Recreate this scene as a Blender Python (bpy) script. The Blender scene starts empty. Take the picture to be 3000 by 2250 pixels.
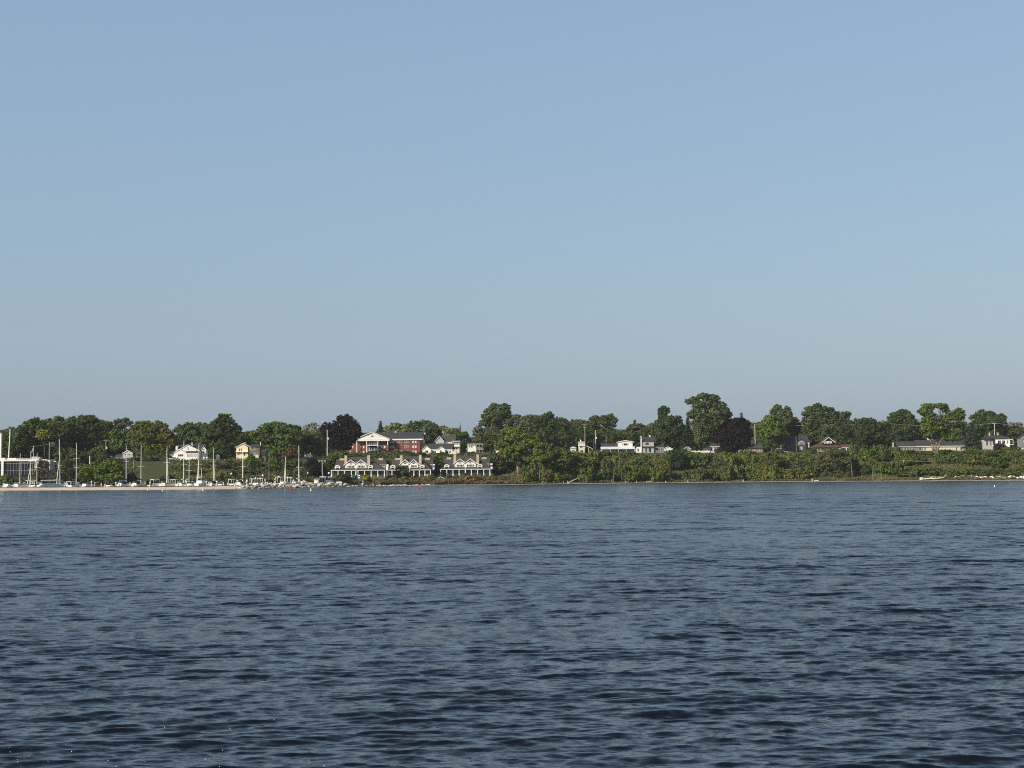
import bpy, math, random
import numpy as np
from mathutils import Vector, Matrix
R = math.radians
random.seed(7); RNG = np.random.default_rng(11)
SC = bpy.context.scene
COL = SC.collection

# ------------------------------------------------------------------ camera
F = 4400.0; PITCH = math.atan((1387-1125)/F); ROLL = 0.0075; CH = 4.2
_f = Vector((0, math.cos(PITCH), math.sin(PITCH)))
_r0 = Vector((1, 0, 0)); _u0 = Vector((0, -math.sin(PITCH), math.cos(PITCH)))
_r = _r0*math.cos(ROLL) - _u0*math.sin(ROLL); _u = _u0*math.cos(ROLL) + _r0*math.sin(ROLL)
cam = bpy.data.objects.new('camera', bpy.data.cameras.new('camera')); COL.objects.link(cam)
cam.data.sensor_width = 36; cam.data.lens = 36*F/3000; cam.data.clip_end = 20000; cam.data.clip_start = 0.5
M3 = Matrix((_r, _u, -_f)).transposed()
cam.matrix_world = Matrix.Translation((0, 0, CH)) @ M3.to_4x4()
SC.camera = cam

def W(px, py, Y):
    """real place, in metres, of what is seen at photo column/row at distance Y"""
    d = _f + _r*((px-1500)/F) + _u*((1125-py)/F)
    k = Y/d.y
    return Vector((d.x*k, Y, CH + d.z*k))

_wl = [(-1500, 1449), (0, 1437), (300, 1436), (600, 1434), (730, 1432.5), (1000, 1427), (1100, 1424.5), (1300, 1422), (1500, 1420),
       (1850, 1416), (2200, 1412.5), (2600, 1410), (3000, 1408), (4500, 1399)]
_wx = np.array([p[0] for p in _wl], float)
def _shoreY(px, py):
    d = _f + _r*((px-1500)/F) + _u*((1125-py)/F)
    return d.y*(-CH/d.z)
_wY = np.array([_shoreY(*p) for p in _wl])
def YS(px): return float(np.interp(px, _wx, _wY))

_pt = np.array([-60, 0, 4, 8, 12, 14, 20, 25, 40, 50, 58, 62, 75, 100, 140, 170, 300, 900, 4000], float)
_pA = np.array([-4, 0, .5, .8, .75, -1, -1.2, -1.2, -1.2, -1.2, -1, 1.2, 1.5, 2.4, 10.2, 11.3, 14, 18, 25])
_pA2 = np.array([-4, 0, .6, 1.0, .9, -.6, -1.2, -1.2, -1.2, -1.2, -1, 1.2, 1.8, 3.4, 10.2, 11.6, 14, 18, 25])
_pB = np.array([-4, 0, .4, .9, 1.5, 1.9, 2.7, 3.2, 3.3, 3.5, 3.8, 4.4, 7.5, 12.2, 12.8, 13.2, 15, 18, 25])
_pC = np.array([-4, 0, .45, .9, 1.9, 2.6, 5.0, 7.2, 11.4, 12.0, 12.3, 12.5, 12.7, 13, 13.5, 14, 15, 18, 25])
def HG(px, Y):
    """ground height; vectorised"""
    px = np.asarray(px, float); Y = np.asarray(Y, float)
    t = Y - np.interp(px, _wx, _wY)
    a, a2, b, c = (np.interp(t, _pt, p) for p in (_pA, _pA2, _pB, _pC))
    w1 = np.clip((px-620)/120, 0, 1); w2 = np.clip((px-925)/60, 0, 1); w3 = np.clip((px-1495)/65, 0, 1)
    h = a*(1-w1) + a2*w1
    h = h*(1-w2) + b*w2
    return h*(1-w3) + c*w3
def colx(x, Y): return 1500 + F*math.cos(PITCH)*x/Y
def G(px, Y):
    p = W(px, 1385, Y); p.z = float(HG(px, Y)); return p

# ------------------------------------------------------------------ materials
MATS = {}
def _nt(name):
    m = bpy.data.materials.new(name); m.use_nodes = True
    nt = m.node_tree; return m, nt, nt.nodes, nt.links, nt.nodes['Principled BSDF']
def mat(name, col, rough=.75, var=.18, scale=1.2, spec=.3, metal=0, stretch=(1, 1, 1)):
    if name in MATS: return MATS[name]
    m, nt, N, L, b = _nt(name)
    tc = N.new('ShaderNodeTexCoord'); mp = N.new('ShaderNodeMapping'); mp.inputs['Scale'].default_value = stretch
    nz = N.new('ShaderNodeTexNoise'); nz.inputs['Scale'].default_value = scale; nz.inputs['Detail'].default_value = 5
    mr = N.new('ShaderNodeMapRange'); mr.inputs['From Min'].default_value = .3; mr.inputs['From Max'].default_value = .7
    mr.inputs['To Min'].default_value = 1-var; mr.inputs['To Max'].default_value = 1+var
    mx = N.new('ShaderNodeVectorMath'); mx.operation = 'SCALE'; mx.inputs[0].default_value = col
    L.new(tc.outputs['Object'], mp.inputs[0]); L.new(mp.outputs[0], nz.inputs['Vector'])
    L.new(nz.outputs[0], mr.inputs[0]); L.new(mr.outputs[0], mx.inputs['Scale']); L.new(mx.outputs[0], b.inputs['Base Color'])
    b.inputs['Roughness'].default_value = rough; b.inputs['Specular IOR Level'].default_value = spec; b.inputs['Metallic'].default_value = metal
    MATS[name] = m; return m
WHITE = mat('white_paint', (.85, .83, .78), .6, .05)
CREAM = mat('cream_paint', (.72, .66, .5), .7, .08)
YELLOW = mat('yellow_paint', (.84, .70, .44), .7, .08)
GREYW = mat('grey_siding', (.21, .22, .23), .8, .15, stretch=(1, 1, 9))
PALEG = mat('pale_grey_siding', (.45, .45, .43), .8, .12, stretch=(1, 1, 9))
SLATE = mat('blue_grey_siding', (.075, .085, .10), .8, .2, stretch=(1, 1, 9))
BROWN = mat('brown_shingle', (.15, .12, .10), .85, .25, stretch=(3, 3, 8))
TAN = mat('tan_wood', (.30, .20, .12), .8, .25)
ROOFB = mat('brown_roof_shingle', (.066, .060, .055), .9, .25, 2, stretch=(1, 1, 5))
ROOFR = mat('reddish_roof_shingle', (.105, .062, .048), .9, .25, 2, stretch=(1, 1, 5))
ROOFG = mat('charcoal_roof_shingle', (.05, .052, .058), .9, .25, 2, stretch=(1, 1, 5))
ROOFW = mat('pale_roof_panel', (.62, .63, .64), .6, .1)
STONE = mat('pale_chimney_stone', (.52, .44, .36), .9, .35, 3)
GLASS = mat('dark_window_glass', (.008, .010, .013), .1, .3, spec=.3)
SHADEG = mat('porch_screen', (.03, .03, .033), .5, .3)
DARK = mat('dark_canvas', (.012, .014, .02), .8, .2)
NAVY = mat('navy_canvas', (.015, .022, .05), .8, .2)
BLACKM = mat('black_metal', (.02, .02, .022), .5, .1)
ALU = mat('pale_spar_metal', (.82, .80, .75), .4, .06)
GREYM = mat('grey_metal', (.30, .31, .32), .5, .1)
GEL = mat('white_hull', (.84, .83, .79), .35, .05, spec=.5)
WOODP = mat('weathered_pole', (.42, .38, .32), .9, .25, stretch=(4, 4, .6))
POSTW = mat('bleached_post', (.62, .58, .50), .9, .25)
TIMB = mat('dark_timber', (.035, .03, .025), .9, .3)
ROCK = mat('pale_rock', (.50, .45, .38), .95, .4, 1.5)
ROCKD = mat('grey_rock', (.24, .22, .20), .95, .4, 1.5)
DRIFT = mat('bleached_driftwood', (.58, .54, .46), .9, .25)
DEADW = mat('dead_wood', (.22, .19, .14), .9, .25)
BARK = mat('tree_bark', (.10, .085, .07), .95, .35, 2)
BARKP = mat('pale_tree_bark', (.30, .26, .20), .95, .25, 2)
REDP = mat('red_buoy_paint', (.55, .03, .035), .5, .1)
PINKP = mat('magenta_buoy_paint', (.55, .02, .09), .5, .1)
TEAL = mat('teal_roof', (.03, .10, .09), .6, .15)
LAMPW = mat('white_lamp_shade', (.8, .79, .75), .4, .03)
YELG = mat('yellow_green_sign', (.50, .52, .22), .6, .05)
def brick():
    m, nt, N, L, b = _nt('red_brick')
    tc = N.new('ShaderNodeTexCoord'); sx = N.new('ShaderNodeSeparateXYZ'); ad = N.new('ShaderNodeMath'); cb = N.new('ShaderNodeCombineXYZ')
    L.new(tc.outputs['Object'], sx.inputs[0]); L.new(sx.outputs[0], ad.inputs[0]); L.new(sx.outputs[1], ad.inputs[1])
    L.new(ad.outputs[0], cb.inputs[0]); L.new(sx.outputs[2], cb.inputs[1])
    bt = N.new('ShaderNodeTexBrick'); bt.inputs['Scale'].default_value = 4.2
    bt.inputs['Color1'].default_value = (.25, .052, .034, 1); bt.inputs['Color2'].default_value = (.17, .034, .024, 1); bt.inputs['Mortar'].default_value = (.30, .2, .16, 1)
    bt.inputs['Mortar Size'].default_value = .012
    L.new(cb.outputs[0], bt.inputs['Vector']); L.new(bt.outputs[0], b.inputs['Base Color']); b.inputs['Roughness'].default_value = .9
    return m
BRICK = brick()
def leafmat():
    m, nt, N, L, b = _nt('foliage')
    oi = N.new('ShaderNodeObjectInfo'); at = N.new('ShaderNodeAttribute'); at.attribute_name = 'tint'
    tc = N.new('ShaderNodeTexCoord'); nz = N.new('ShaderNodeTexNoise'); nz.inputs['Scale'].default_value = .35; nz.inputs['Detail'].default_value = 3
    L.new(tc.outputs['Object'], nz.inputs['Vector'])
    mr = N.new('ShaderNodeMapRange'); mr.inputs['From Min'].default_value = .3; mr.inputs['From Max'].default_value = .7; mr.inputs['To Min'].default_value = 1.25; mr.inputs['To Max'].default_value = 2.1
    L.new(nz.outputs[0], mr.inputs[0])
    mu = N.new('ShaderNodeMath'); mu.operation = 'MULTIPLY'; L.new(at.outputs['Fac'], mu.inputs[0]); L.new(mr.outputs[0], mu.inputs[1])
    vs = N.new('ShaderNodeVectorMath'); vs.operation = 'SCALE'; L.new(oi.outputs['Color'], vs.inputs[0]); L.new(mu.outputs[0], vs.inputs['Scale'])
    tr = N.new('ShaderNodeBsdfTranslucent'); ms = N.new('ShaderNodeMixShader'); ms.inputs[0].default_value = .3
    b.inputs['Roughness'].default_value = .7; b.inputs['Specular IOR Level'].default_value = .2
    L.new(vs.outputs[0], b.inputs['Base Color']); L.new(vs.outputs[0], tr.inputs['Color'])
    L.new(b.outputs[0], ms.inputs[1]); L.new(tr.outputs[0], ms.inputs[2]); L.new(ms.outputs[0], N['Material Output'].inputs[0])
    return m
LEAF = leafmat()

# ------------------------------------------------------------------ mesh helpers
class MB:
    def __init__(s, k=1.0): s.v = []; s.f = []; s.k = k
    def add(s, vs, fs):
        o = len(s.v); s.v += [tuple(c*s.k for c in p) for p in vs]; s.f += [tuple(o+i for i in f) for f in fs]; return s
    def box(s, x0, x1, y0, y1, z0, z1):
        return s.add([(x0, y0, z0), (x1, y0, z0), (x1, y1, z0), (x0, y1, z0), (x0, y0, z1), (x1, y0, z1), (x1, y1, z1), (x0, y1, z1)],
                     [(0, 3, 2, 1), (4, 5, 6, 7), (0, 1, 5, 4), (1, 2, 6, 5), (2, 3, 7, 6), (3, 0, 4, 7)])
    def prism(s, pts, y0, y1):               # convex outline in x,z pushed along y
        n = len(pts)
        return s.add([(x, y0, z) for x, z in pts] + [(x, y1, z) for x, z in pts],
                     [tuple(range(n)), tuple(range(2*n-1, n-1, -1))] + [(i, i+n, (i+1) % n+n, (i+1) % n) for i in range(n)])
    def prismx(s, pts, x0, x1):              # outline in y,z pushed along x
        n = len(pts)
        return s.add([(x0, y, z) for y, z in pts] + [(x1, y, z) for y, z in pts],
                     [tuple(range(n-1, -1, -1)), tuple(range(n, 2*n))] + [(i, (i+1) % n, (i+1) % n+n, i+n) for i in range(n)])
    def chev(s, x0, xm, x1, ze, zr, t, y0, y1, along='y'):
        fn = s.prism if along == 'y' else s.prismx
        fn([(x0, ze), (xm, zr), (xm, zr+t), (x0, ze+t)], y0, y1); fn([(xm, zr), (x1, ze), (x1, ze+t), (xm, zr+t)], y0, y1); return s
    def tube(s, p0, p1, r0, r1=None, n=7):
        r1 = r0 if r1 is None else r1
        p0 = Vector(p0); p1 = Vector(p1); d = (p1-p0).normalized(); a = d.orthogonal().normalized(); b = d.cross(a)
        vs = [tuple(p + (a*math.cos(i*2*math.pi/n) + b*math.sin(i*2*math.pi/n))*r) for p, r in ((p0, r0), (p1, r1)) for i in range(n)]
        return s.add(vs, [(i, (i+1) % n, (i+1) % n+n, i+n) for i in range(n)] + [tuple(range(n-1, -1, -1)), tuple(range(n, 2*n))])
    def path(s, pts, rs, n=7):
        for i in range(len(pts)-1): s.tube(pts[i], pts[i+1], rs[i], rs[i+1], n)
        return s
    def lathe(s, prof, n=12, c=(0, 0, 0)):
        vs = [(c[0]+r*math.cos(i*2*math.pi/n), c[1]+r*math.sin(i*2*math.pi/n), c[2]+z) for r, z in prof for i in range(n)]
        fs = [(j*n+i, j*n+(i+1) % n, (j+1)*n+(i+1) % n, (j+1)*n+i) for j in range(len(prof)-1) for i in range(n)]
        fs += [tuple(range(n-1, -1, -1)), tuple(range((len(prof)-1)*n, len(prof)*n))]
        return s.add(vs, fs)
    def hip(s, x0, x1, y0, y1, ze, zr, rx0, rx1, t=.6):
        ym = (y0+y1)/2
        return s.add([(x0, y0, ze), (x1, y0, ze), (x1, y1, ze), (x0, y1, ze), (x0, y0, ze+t), (x1, y0, ze+t), (x1, y1, ze+t), (x0, y1, ze+t), (rx0, ym, zr), (rx1, ym, zr)],
                     [(0, 3, 2, 1), (0, 1, 5, 4), (1, 2, 6, 5), (2, 3, 7, 6), (3, 0, 4, 7), (4, 5, 9, 8), (6, 7, 8, 9), (5, 6, 9), (7, 4, 8)])
    def build(s, name, m, parent=None, smooth=False):
        me = bpy.data.meshes.new(name); me.from_pydata(s.v, [], s.f); me.materials.append(m)
        if smooth: me.polygons.foreach_set('use_smooth', [True]*len(me.polygons))
        o = bpy.data.objects.new(name, me); COL.objects.link(o)
        if parent: o.parent = parent
        return o
def tag(o, label=None, cat=None, group=None, kind=None):
    if label: o['label'] = label
    if cat: o['category'] = cat
    if group: o['group'] = group
    if kind: o['kind'] = kind
    return o
def thing(name, label, cat, loc, rz=0, group=None):
    o = bpy.data.objects.new(name, None); COL.objects.link(o); o.location = loc; o.rotation_euler = (0, 0, rz); o.empty_display_size = .5
    return tag(o, label, cat, group)
def copy_tree(o, parent=None):
    c = o.copy(); COL.objects.link(c); c.parent = parent
    for ch in list(KIDS.get(o.name, ())): copy_tree(ch, c)
    return c
KIDS = {}
def note_kids(root):
    KIDS[root.name] = list(root.children)
    for c in root.children: note_kids(c)

# ------------------------------------------------------------------ leaves, trees
def leaf_cloud(lobes, ls=.55, dens=1.0, rng=RNG, inner=.5, up=.35):
    P = []; Nn = []; T = []
    for c, r in lobes:
        c = np.array(c, float); r = np.array(r, float); rm = float(np.prod(r)**(1/3))
        rc = min(max(.21*rm, .4), .95)
        nc = int(max(5, dens*1.75*4*math.pi*rm**2/(math.pi*rc**2)))
        d = rng.normal(size=(nc, 3)); d /= np.linalg.norm(d, axis=1)[:, None]
        rad = 1-(1-inner)*rng.random(nc)**1.25
        cc = c + d*r*rad[:, None]
        k = int(max(5, 3.4*(rc/ls)**2))
        tc = rng.uniform(.72, 1.3, nc)
        e = rng.normal(size=(nc, k, 3)); e /= np.linalg.norm(e, axis=2)[:, :, None]
        p = cc[:, None, :] + e*rc*(rng.random((nc, k, 1))**.45)*np.array([1, 1, .75])
        n = e*.7 + d[:, None, :]*.6 + rng.normal(size=(nc, k, 3))*.45 + np.array([0, 0, up])
        P.append(p.reshape(-1, 3)); Nn.append(n.reshape(-1, 3)); T.append((tc[:, None]*rng.uniform(.82, 1.18, (nc, k))).ravel())
    return np.concatenate(P), np.concatenate(Nn), np.concatenate(T)
def leaf_mesh(name, P, Nn, T, ls, rng=RNG, asp=(.5, .95)):
    n = len(P); Nn = Nn/np.linalg.norm(Nn, axis=1)[:, None]
    h = rng.normal(size=(n, 3)); u = np.cross(Nn, h); u /= np.linalg.norm(u, axis=1)[:, None]; v = np.cross(Nn, u)
    a = ls*rng.uniform(.45, .85, n)[:, None]; b = a*rng.uniform(asp[0], asp[1], n)[:, None]
    V = np.stack([P-u*a, P-v*b*.9+u*a*.15, P+u*a, P+v*b-u*a*.1], axis=1).reshape(-1, 3)
    me = bpy.data.meshes.new(name); me.vertices.add(4*n); me.vertices.foreach_set('co', V.astype(np.float32).ravel())
    me.loops.add(4*n); me.loops.foreach_set('vertex_index', np.arange(4*n, dtype=np.int32))
    me.polygons.add(n); me.polygons.foreach_set('loop_start', np.arange(0, 4*n, 4, dtype=np.int32)); me.polygons.foreach_set('loop_total', np.full(n, 4, dtype=np.int32))
    at = me.attributes.new('tint', 'FLOAT', 'FACE'); at.data.foreach_set('value', T.astype(np.float32))
    me.update(calc_edges=True); me.materials.append(LEAF); return me
def link(name, me, parent=None, col=None):
    o = bpy.data.objects.new(name, me); COL.objects.link(o)
    if parent: o.parent = parent
    if col: o.color = (*col, 1)
    return o

DEEP = (.046, .066, .018); MID = (.062, .098, .024); BRI = (.070, .105, .022); OLI = (.105, .115, .028); YOL = (.15, .14, .03)
PUR = (.0115, .0078, .0088); GRY = (.085, .105, .065); BRN = (.070, .060, .036); DBL = (.030, .048, .030); RUS = (.075, .055, .030); PAL = (.13, .15, .075)
def tree(name, label, t, col, lobes, base=None, group=None, dens=1.0, ls=.55, bark=None, tr=None, forks=None, airy=False, thick=1.0):
    """lobes: crown outline as ellipses (column,row,rx,ry) of the photo, each given its own distance and depth"""
    col = (col[0]*1.12, col[1]*1.10, col[2]*.9)
    bx = base if base is not None else sum(l[0] for l in lobes)/len(lobes)
    Y = YS(bx)+t; B = G(bx, Y); root = thing(name, label, 'tree', B, 0, group); s = Y/F
    L3 = []
    for q in lobes:
        c = W(q[0], q[1], Y) - B; rx = q[2]*s; rz = q[3]*s
        c.y += random.uniform(-.45, .45)*rx; g_ = 1.0 if airy else 1.16; L3.append(((c.x, c.y, c.z), (rx*g_, max(min(rx, rz*1.6), .7*rx)*thick*g_, rz*g_*1.04)))
    sub = []
    for c, rr in L3:                     # smaller boughs break up each outline
        for _ in range(5):
            d = Vector((random.gauss(0, 1), random.gauss(0, .8), random.gauss(.1, 1))).normalized(); k = random.uniform(.3, .5)
            sub.append(((c[0]+d.x*rr[0]*.8, c[1]+d.y*rr[1]*.8, c[2]+d.z*rr[2]*.8), tuple(v*k for v in rr)))
        for _ in range(5):
            d = Vector((random.gauss(0, 1), random.gauss(0, .6), random.gauss(.3, 1))).normalized(); k = random.uniform(.12, .26)
            sub.append(((c[0]+d.x*rr[0]*1.04, c[1]+d.y*rr[1]*1.04, c[2]+d.z*rr[2]*1.04), tuple(v*k for v in rr)))
    P, Nn, T = leaf_cloud(L3, ls, dens*.8, inner=.3 if airy else .5)
    P2, N2, T2 = leaf_cloud(sub, ls, dens*.75, inner=.2); P, Nn, T = np.concatenate([P, P2]), np.concatenate([Nn, N2]), np.concatenate([T, T2])
    if len(L3) > 5 and not airy:         # inner foliage that joins the boughs
        A = np.array([l[0] for l in L3]); mn, mx_ = A.min(0), A.max(0); P2, N2, T2 = leaf_cloud([(tuple((mn+mx_)/2), tuple(np.maximum((mx_-mn)*.5, 1.0)))], ls, dens*.6, inner=.1)
        P, Nn, T = np.concatenate([P, P2]), np.concatenate([Nn, N2]), np.concatenate([T, T2])
    cr = link('crown', leaf_mesh('crown', P, Nn, T, ls), root, col)
    top = max(l[0][2]+l[1][2] for l in L3); cx = sum(l[0][0] for l in L3)/len(L3); zc = sum(l[0][2] for l in L3)/len(L3)
    r = tr or max(.16, .022*top); mb = MB(); zl = min(l[0][2] for l in L3)
    fk = Vector((cx*.35, 0, max(1.0, zl*.75))); mb.path([(0, 0, -.6), (cx*.12, 0, fk.z*.5), tuple(fk)], [r*1.25, r, r*.85], 8)
    for c, rr in L3:
        e = Vector(c) + Vector((0, 0, rr[2]*(.5 if airy else .2))); m_ = fk.lerp(e, .5) + Vector((random.uniform(-.4, .4), random.uniform(-.4, .4), .5))
        mb.path([tuple(fk), tuple(m_), tuple(e)], [r*.6, r*.38, r*.12], 6)
        if airy:
            for _ in range(7):
                d = Vector((random.gauss(0, 1), random.gauss(0, 1), random.gauss(.4, .8))).normalized()
                mb.tube(tuple(m_.lerp(e, random.random())), tuple(Vector(c)+Vector((d.x*rr[0], d.y*rr[1], d.z*rr[2]))), r*.16, r*.05, 4)
    for fpts, fr in (forks or []):
        mb.path([tuple(W(a, b, Y)-B) for a, b in fpts], fr, 9)
    mb.build('trunk', bark or BARK, root, True); return root
def conifer(name, label, px, top, bot, hw, t, col, group=None, gaps=.0):
    Y = YS(px)+t; B = G(px, Y); root = thing(name, label, 'tree', B, 0, group); s = Y/F
    zt = W(px, top, Y).z-B.z; z0 = max(W(px, bot, Y).z-B.z, .3); rmax = hw*s; P = []; Nn = []; T = []
    tiers = int(max(9, (zt-z0)/.5)); rmax *= 1.25
    for i in range(tiers):
        f = i/(tiers-1); z = zt-(zt-z0)*f; rr = rmax*(.06+.94*f**.9)*random.uniform(.78, 1.1)
        nb = int(9+rr*5)
        for j in range(nb):
            a = random.uniform(0, 6.283); ln = rr*random.uniform(.65, 1.1); tn = random.uniform(.7, 1.25)
            if random.random() < gaps: continue
            for q in range(int(4+ln*4)):
                g = (q+random.random())/(4+ln*4); w = .28*(1-g)+.1
                P.append((math.cos(a)*ln*g+random.gauss(0, w), math.sin(a)*ln*g+random.gauss(0, w), z-.28*ln*g+random.gauss(0, .12)+.15*g*g*ln))
                Nn.append((math.cos(a)*.5+random.gauss(0, .4), math.sin(a)*.5+random.gauss(0, .4), .8)); T.append(tn*random.uniform(.8, 1.2))
    link('crown', leaf_mesh('crown', np.array(P), np.array(Nn), np.array(T), .5, asp=(.4, .7)), root, col)
    MB().path([(0, 0, -.5), (0, 0, zt*.6), (0, 0, zt*.98)], [.02*zt+.1, .012*zt+.06, .03], 7).build('trunk', BARK, root, True); return root
# shrubs: a handful of shapes, each copied with its own size, turn and colour
SHRUBS = []
def shrub_shapes():
    for i in range(7):
        lob = []
        for _ in range(random.randint(4, 7)):
            a = random.uniform(0, 6.28); d = random.uniform(.1, .62); r = random.uniform(.28, .5)
            lob.append(((math.cos(a)*d*2.5, math.sin(a)*d*2.5, 2.5*random.uniform(.35, .72)), (r*2.4, r*2.4, r*2.3)))
        lob.append(((0, 0, .8), (2.2, 2.2, .8)))
        P, Nn, T = leaf_cloud(lob, .42, .85, inner=.45)
        me = leaf_mesh('shrub', P, Nn, T, .42)
        st = MB()
        for _ in range(6):
            a = random.uniform(0, 6.28); st.path([(math.cos(a)*.3, math.sin(a)*.3, -.4), (math.cos(a)*.8, math.sin(a)*.8, 1.2), (math.cos(a)*1.3, math.sin(a)*1.3, 2.6)], [.09, .06, .02], 5)
        so = st.build('stem', BARK); SHRUBS.append((me, so.data)); bpy.data.objects.remove(so)
shrub_shapes()
def shrub(label, px, t, wpx, hpx, col, group=None, cat='shrub', name='shrub', i=None, py=None):
    Y = YS(px)+t; B = G(px, Y) if py is None else W(px, py, Y); s = Y/F; me, sm = SHRUBS[random.randrange(7) if i is None else i]
    root = thing(name, label, cat, B, random.uniform(0, 6.28), group)
    sx = wpx*s/4.6; sz = hpx*s/2.75; root.scale = (sx, sx, sz)
    k = random.uniform(.88, 1.14)
    link('leaves', me, root, (col[0]*k*1.2, col[1]*k*1.12, col[2]*k*.92)); link('stem', sm, root); return root
# ------------------------------------------------------------------ sky and sun
SUN_EL, SUN_AZ = R(30), R(232)            # azimuth clockwise from the view direction: behind the camera, to its left
w = bpy.data.worlds.new('World'); SC.world = w; w.use_nodes = True
nt = w.node_tree; sk = nt.nodes.new('ShaderNodeTexSky'); sk.sky_type = 'NISHITA'; sk.sun_disc = False
sk.sun_elevation = SUN_EL; sk.sun_rotation = SUN_AZ
sk.air_density = 1.5; sk.dust_density = 2.0; sk.ozone_density = 3.0; sk.altitude = 0
# thin even haze veil over the whole sky, added to the clear-sky light
hz = nt.nodes.new('ShaderNodeVectorMath'); hz.inputs[1].default_value = (3.75, 5.40, 7.70); nt.links.new(sk.outputs[0], hz.inputs[0])
tc = nt.nodes.new('ShaderNodeTexCoord'); sx = nt.nodes.new('ShaderNodeSeparateXYZ'); mr = nt.nodes.new('ShaderNodeMapRange'); vs = nt.nodes.new('ShaderNodeVectorMath')   # the veil thins towards the zenith
mr.interpolation_type = 'SMOOTHSTEP'; mr.inputs['From Min'].default_value = .26; mr.inputs['From Max'].default_value = .85; mr.inputs['To Min'].default_value = 1; mr.inputs['To Max'].default_value = .0
nt.links.new(tc.outputs['Generated'], sx.inputs[0]); nt.links.new(sx.outputs[2], mr.inputs[0]); vs.operation = 'SCALE'; vs.inputs[0].default_value = (3.75, 5.40, 7.70)
nt.links.new(mr.outputs[0], vs.inputs['Scale']); nt.links.new(vs.outputs[0], hz.inputs[1])
bg = nt.nodes['Background']; nt.links.new(hz.outputs[0], bg.inputs[0]); bg.inputs[1].default_value = .05
sl = bpy.data.lights.new('sun', 'SUN'); sl.energy = 5.0; sl.angle = R(.5); sl.color = (1, .90, .74)
so = bpy.data.objects.new('sun', sl); COL.objects.link(so)
sd = Vector((math.sin(SUN_AZ)*math.cos(SUN_EL), math.cos(SUN_AZ)*math.cos(SUN_EL), math.sin(SUN_EL)))
so.rotation_euler = sd.to_track_quat('Z', 'Y').to_euler(); so.location = sd*200
SC.cycles.use_denoising = False; SC.cycles.filter_width = 1.05; SC.cycles.sample_clamp_indirect = 4
SC.view_settings.view_transform = 'Standard'; SC.view_settings.look = 'None'; SC.view_settings.gamma = 1; SC.view_settings.exposure = 0

def grid_mesh(name, X, Y, Z, m, smooth=True):
    nr, nc = X.shape; me = bpy.data.meshes.new(name); me.vertices.add(nr*nc)
    me.vertices.foreach_set('co', np.stack([X, Y, Z], -1).astype(np.float32).ravel())
    i = (np.arange(nr-1)[:, None]*nc + np.arange(nc-1)[None]).ravel(); q = np.stack([i, i+1, i+nc+1, i+nc], -1).astype(np.int32).ravel()
    n = len(i); me.loops.add(4*n); me.loops.foreach_set('vertex_index', q); me.polygons.add(n)
    me.polygons.foreach_set('loop_start', np.arange(0, 4*n, 4, dtype=np.int32)); me.polygons.foreach_set('loop_total', np.full(n, 4, dtype=np.int32))
    me.polygons.foreach_set('use_smooth', np.full(n, smooth)); me.update(calc_edges=True); me.materials.append(m)
    o = bpy.data.objects.new(name, me); COL.objects.link(o); return o

def vnoise(x, y, seed=0):
    """smooth value noise"""
    xi = np.floor(x).astype(np.int64); yi = np.floor(y).astype(np.int64); fx = x-xi; fy = y-yi
    fx = fx*fx*(3-2*fx); fy = fy*fy*(3-2*fy)
    def h(a, b):
        n = (a*374761393 + b*668265263 + seed*974634721) & 0xffffffff
        n = ((n ^ (n >> 13))*1274126177) & 0xffffffff
        return ((n ^ (n >> 16)) & 0xffff)/65535.0
    return (h(xi, yi)*(1-fx)+h(xi+1, yi)*fx)*(1-fy) + (h(xi, yi+1)*(1-fx)+h(xi+1, yi+1)*fx)*fy
def fbm(x, y, seed=0, o=4): return sum(vnoise(x*2**k, y*2**k, seed+k)*.5**k for k in range(o))/sum(.5**k for k in range(o))

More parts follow.
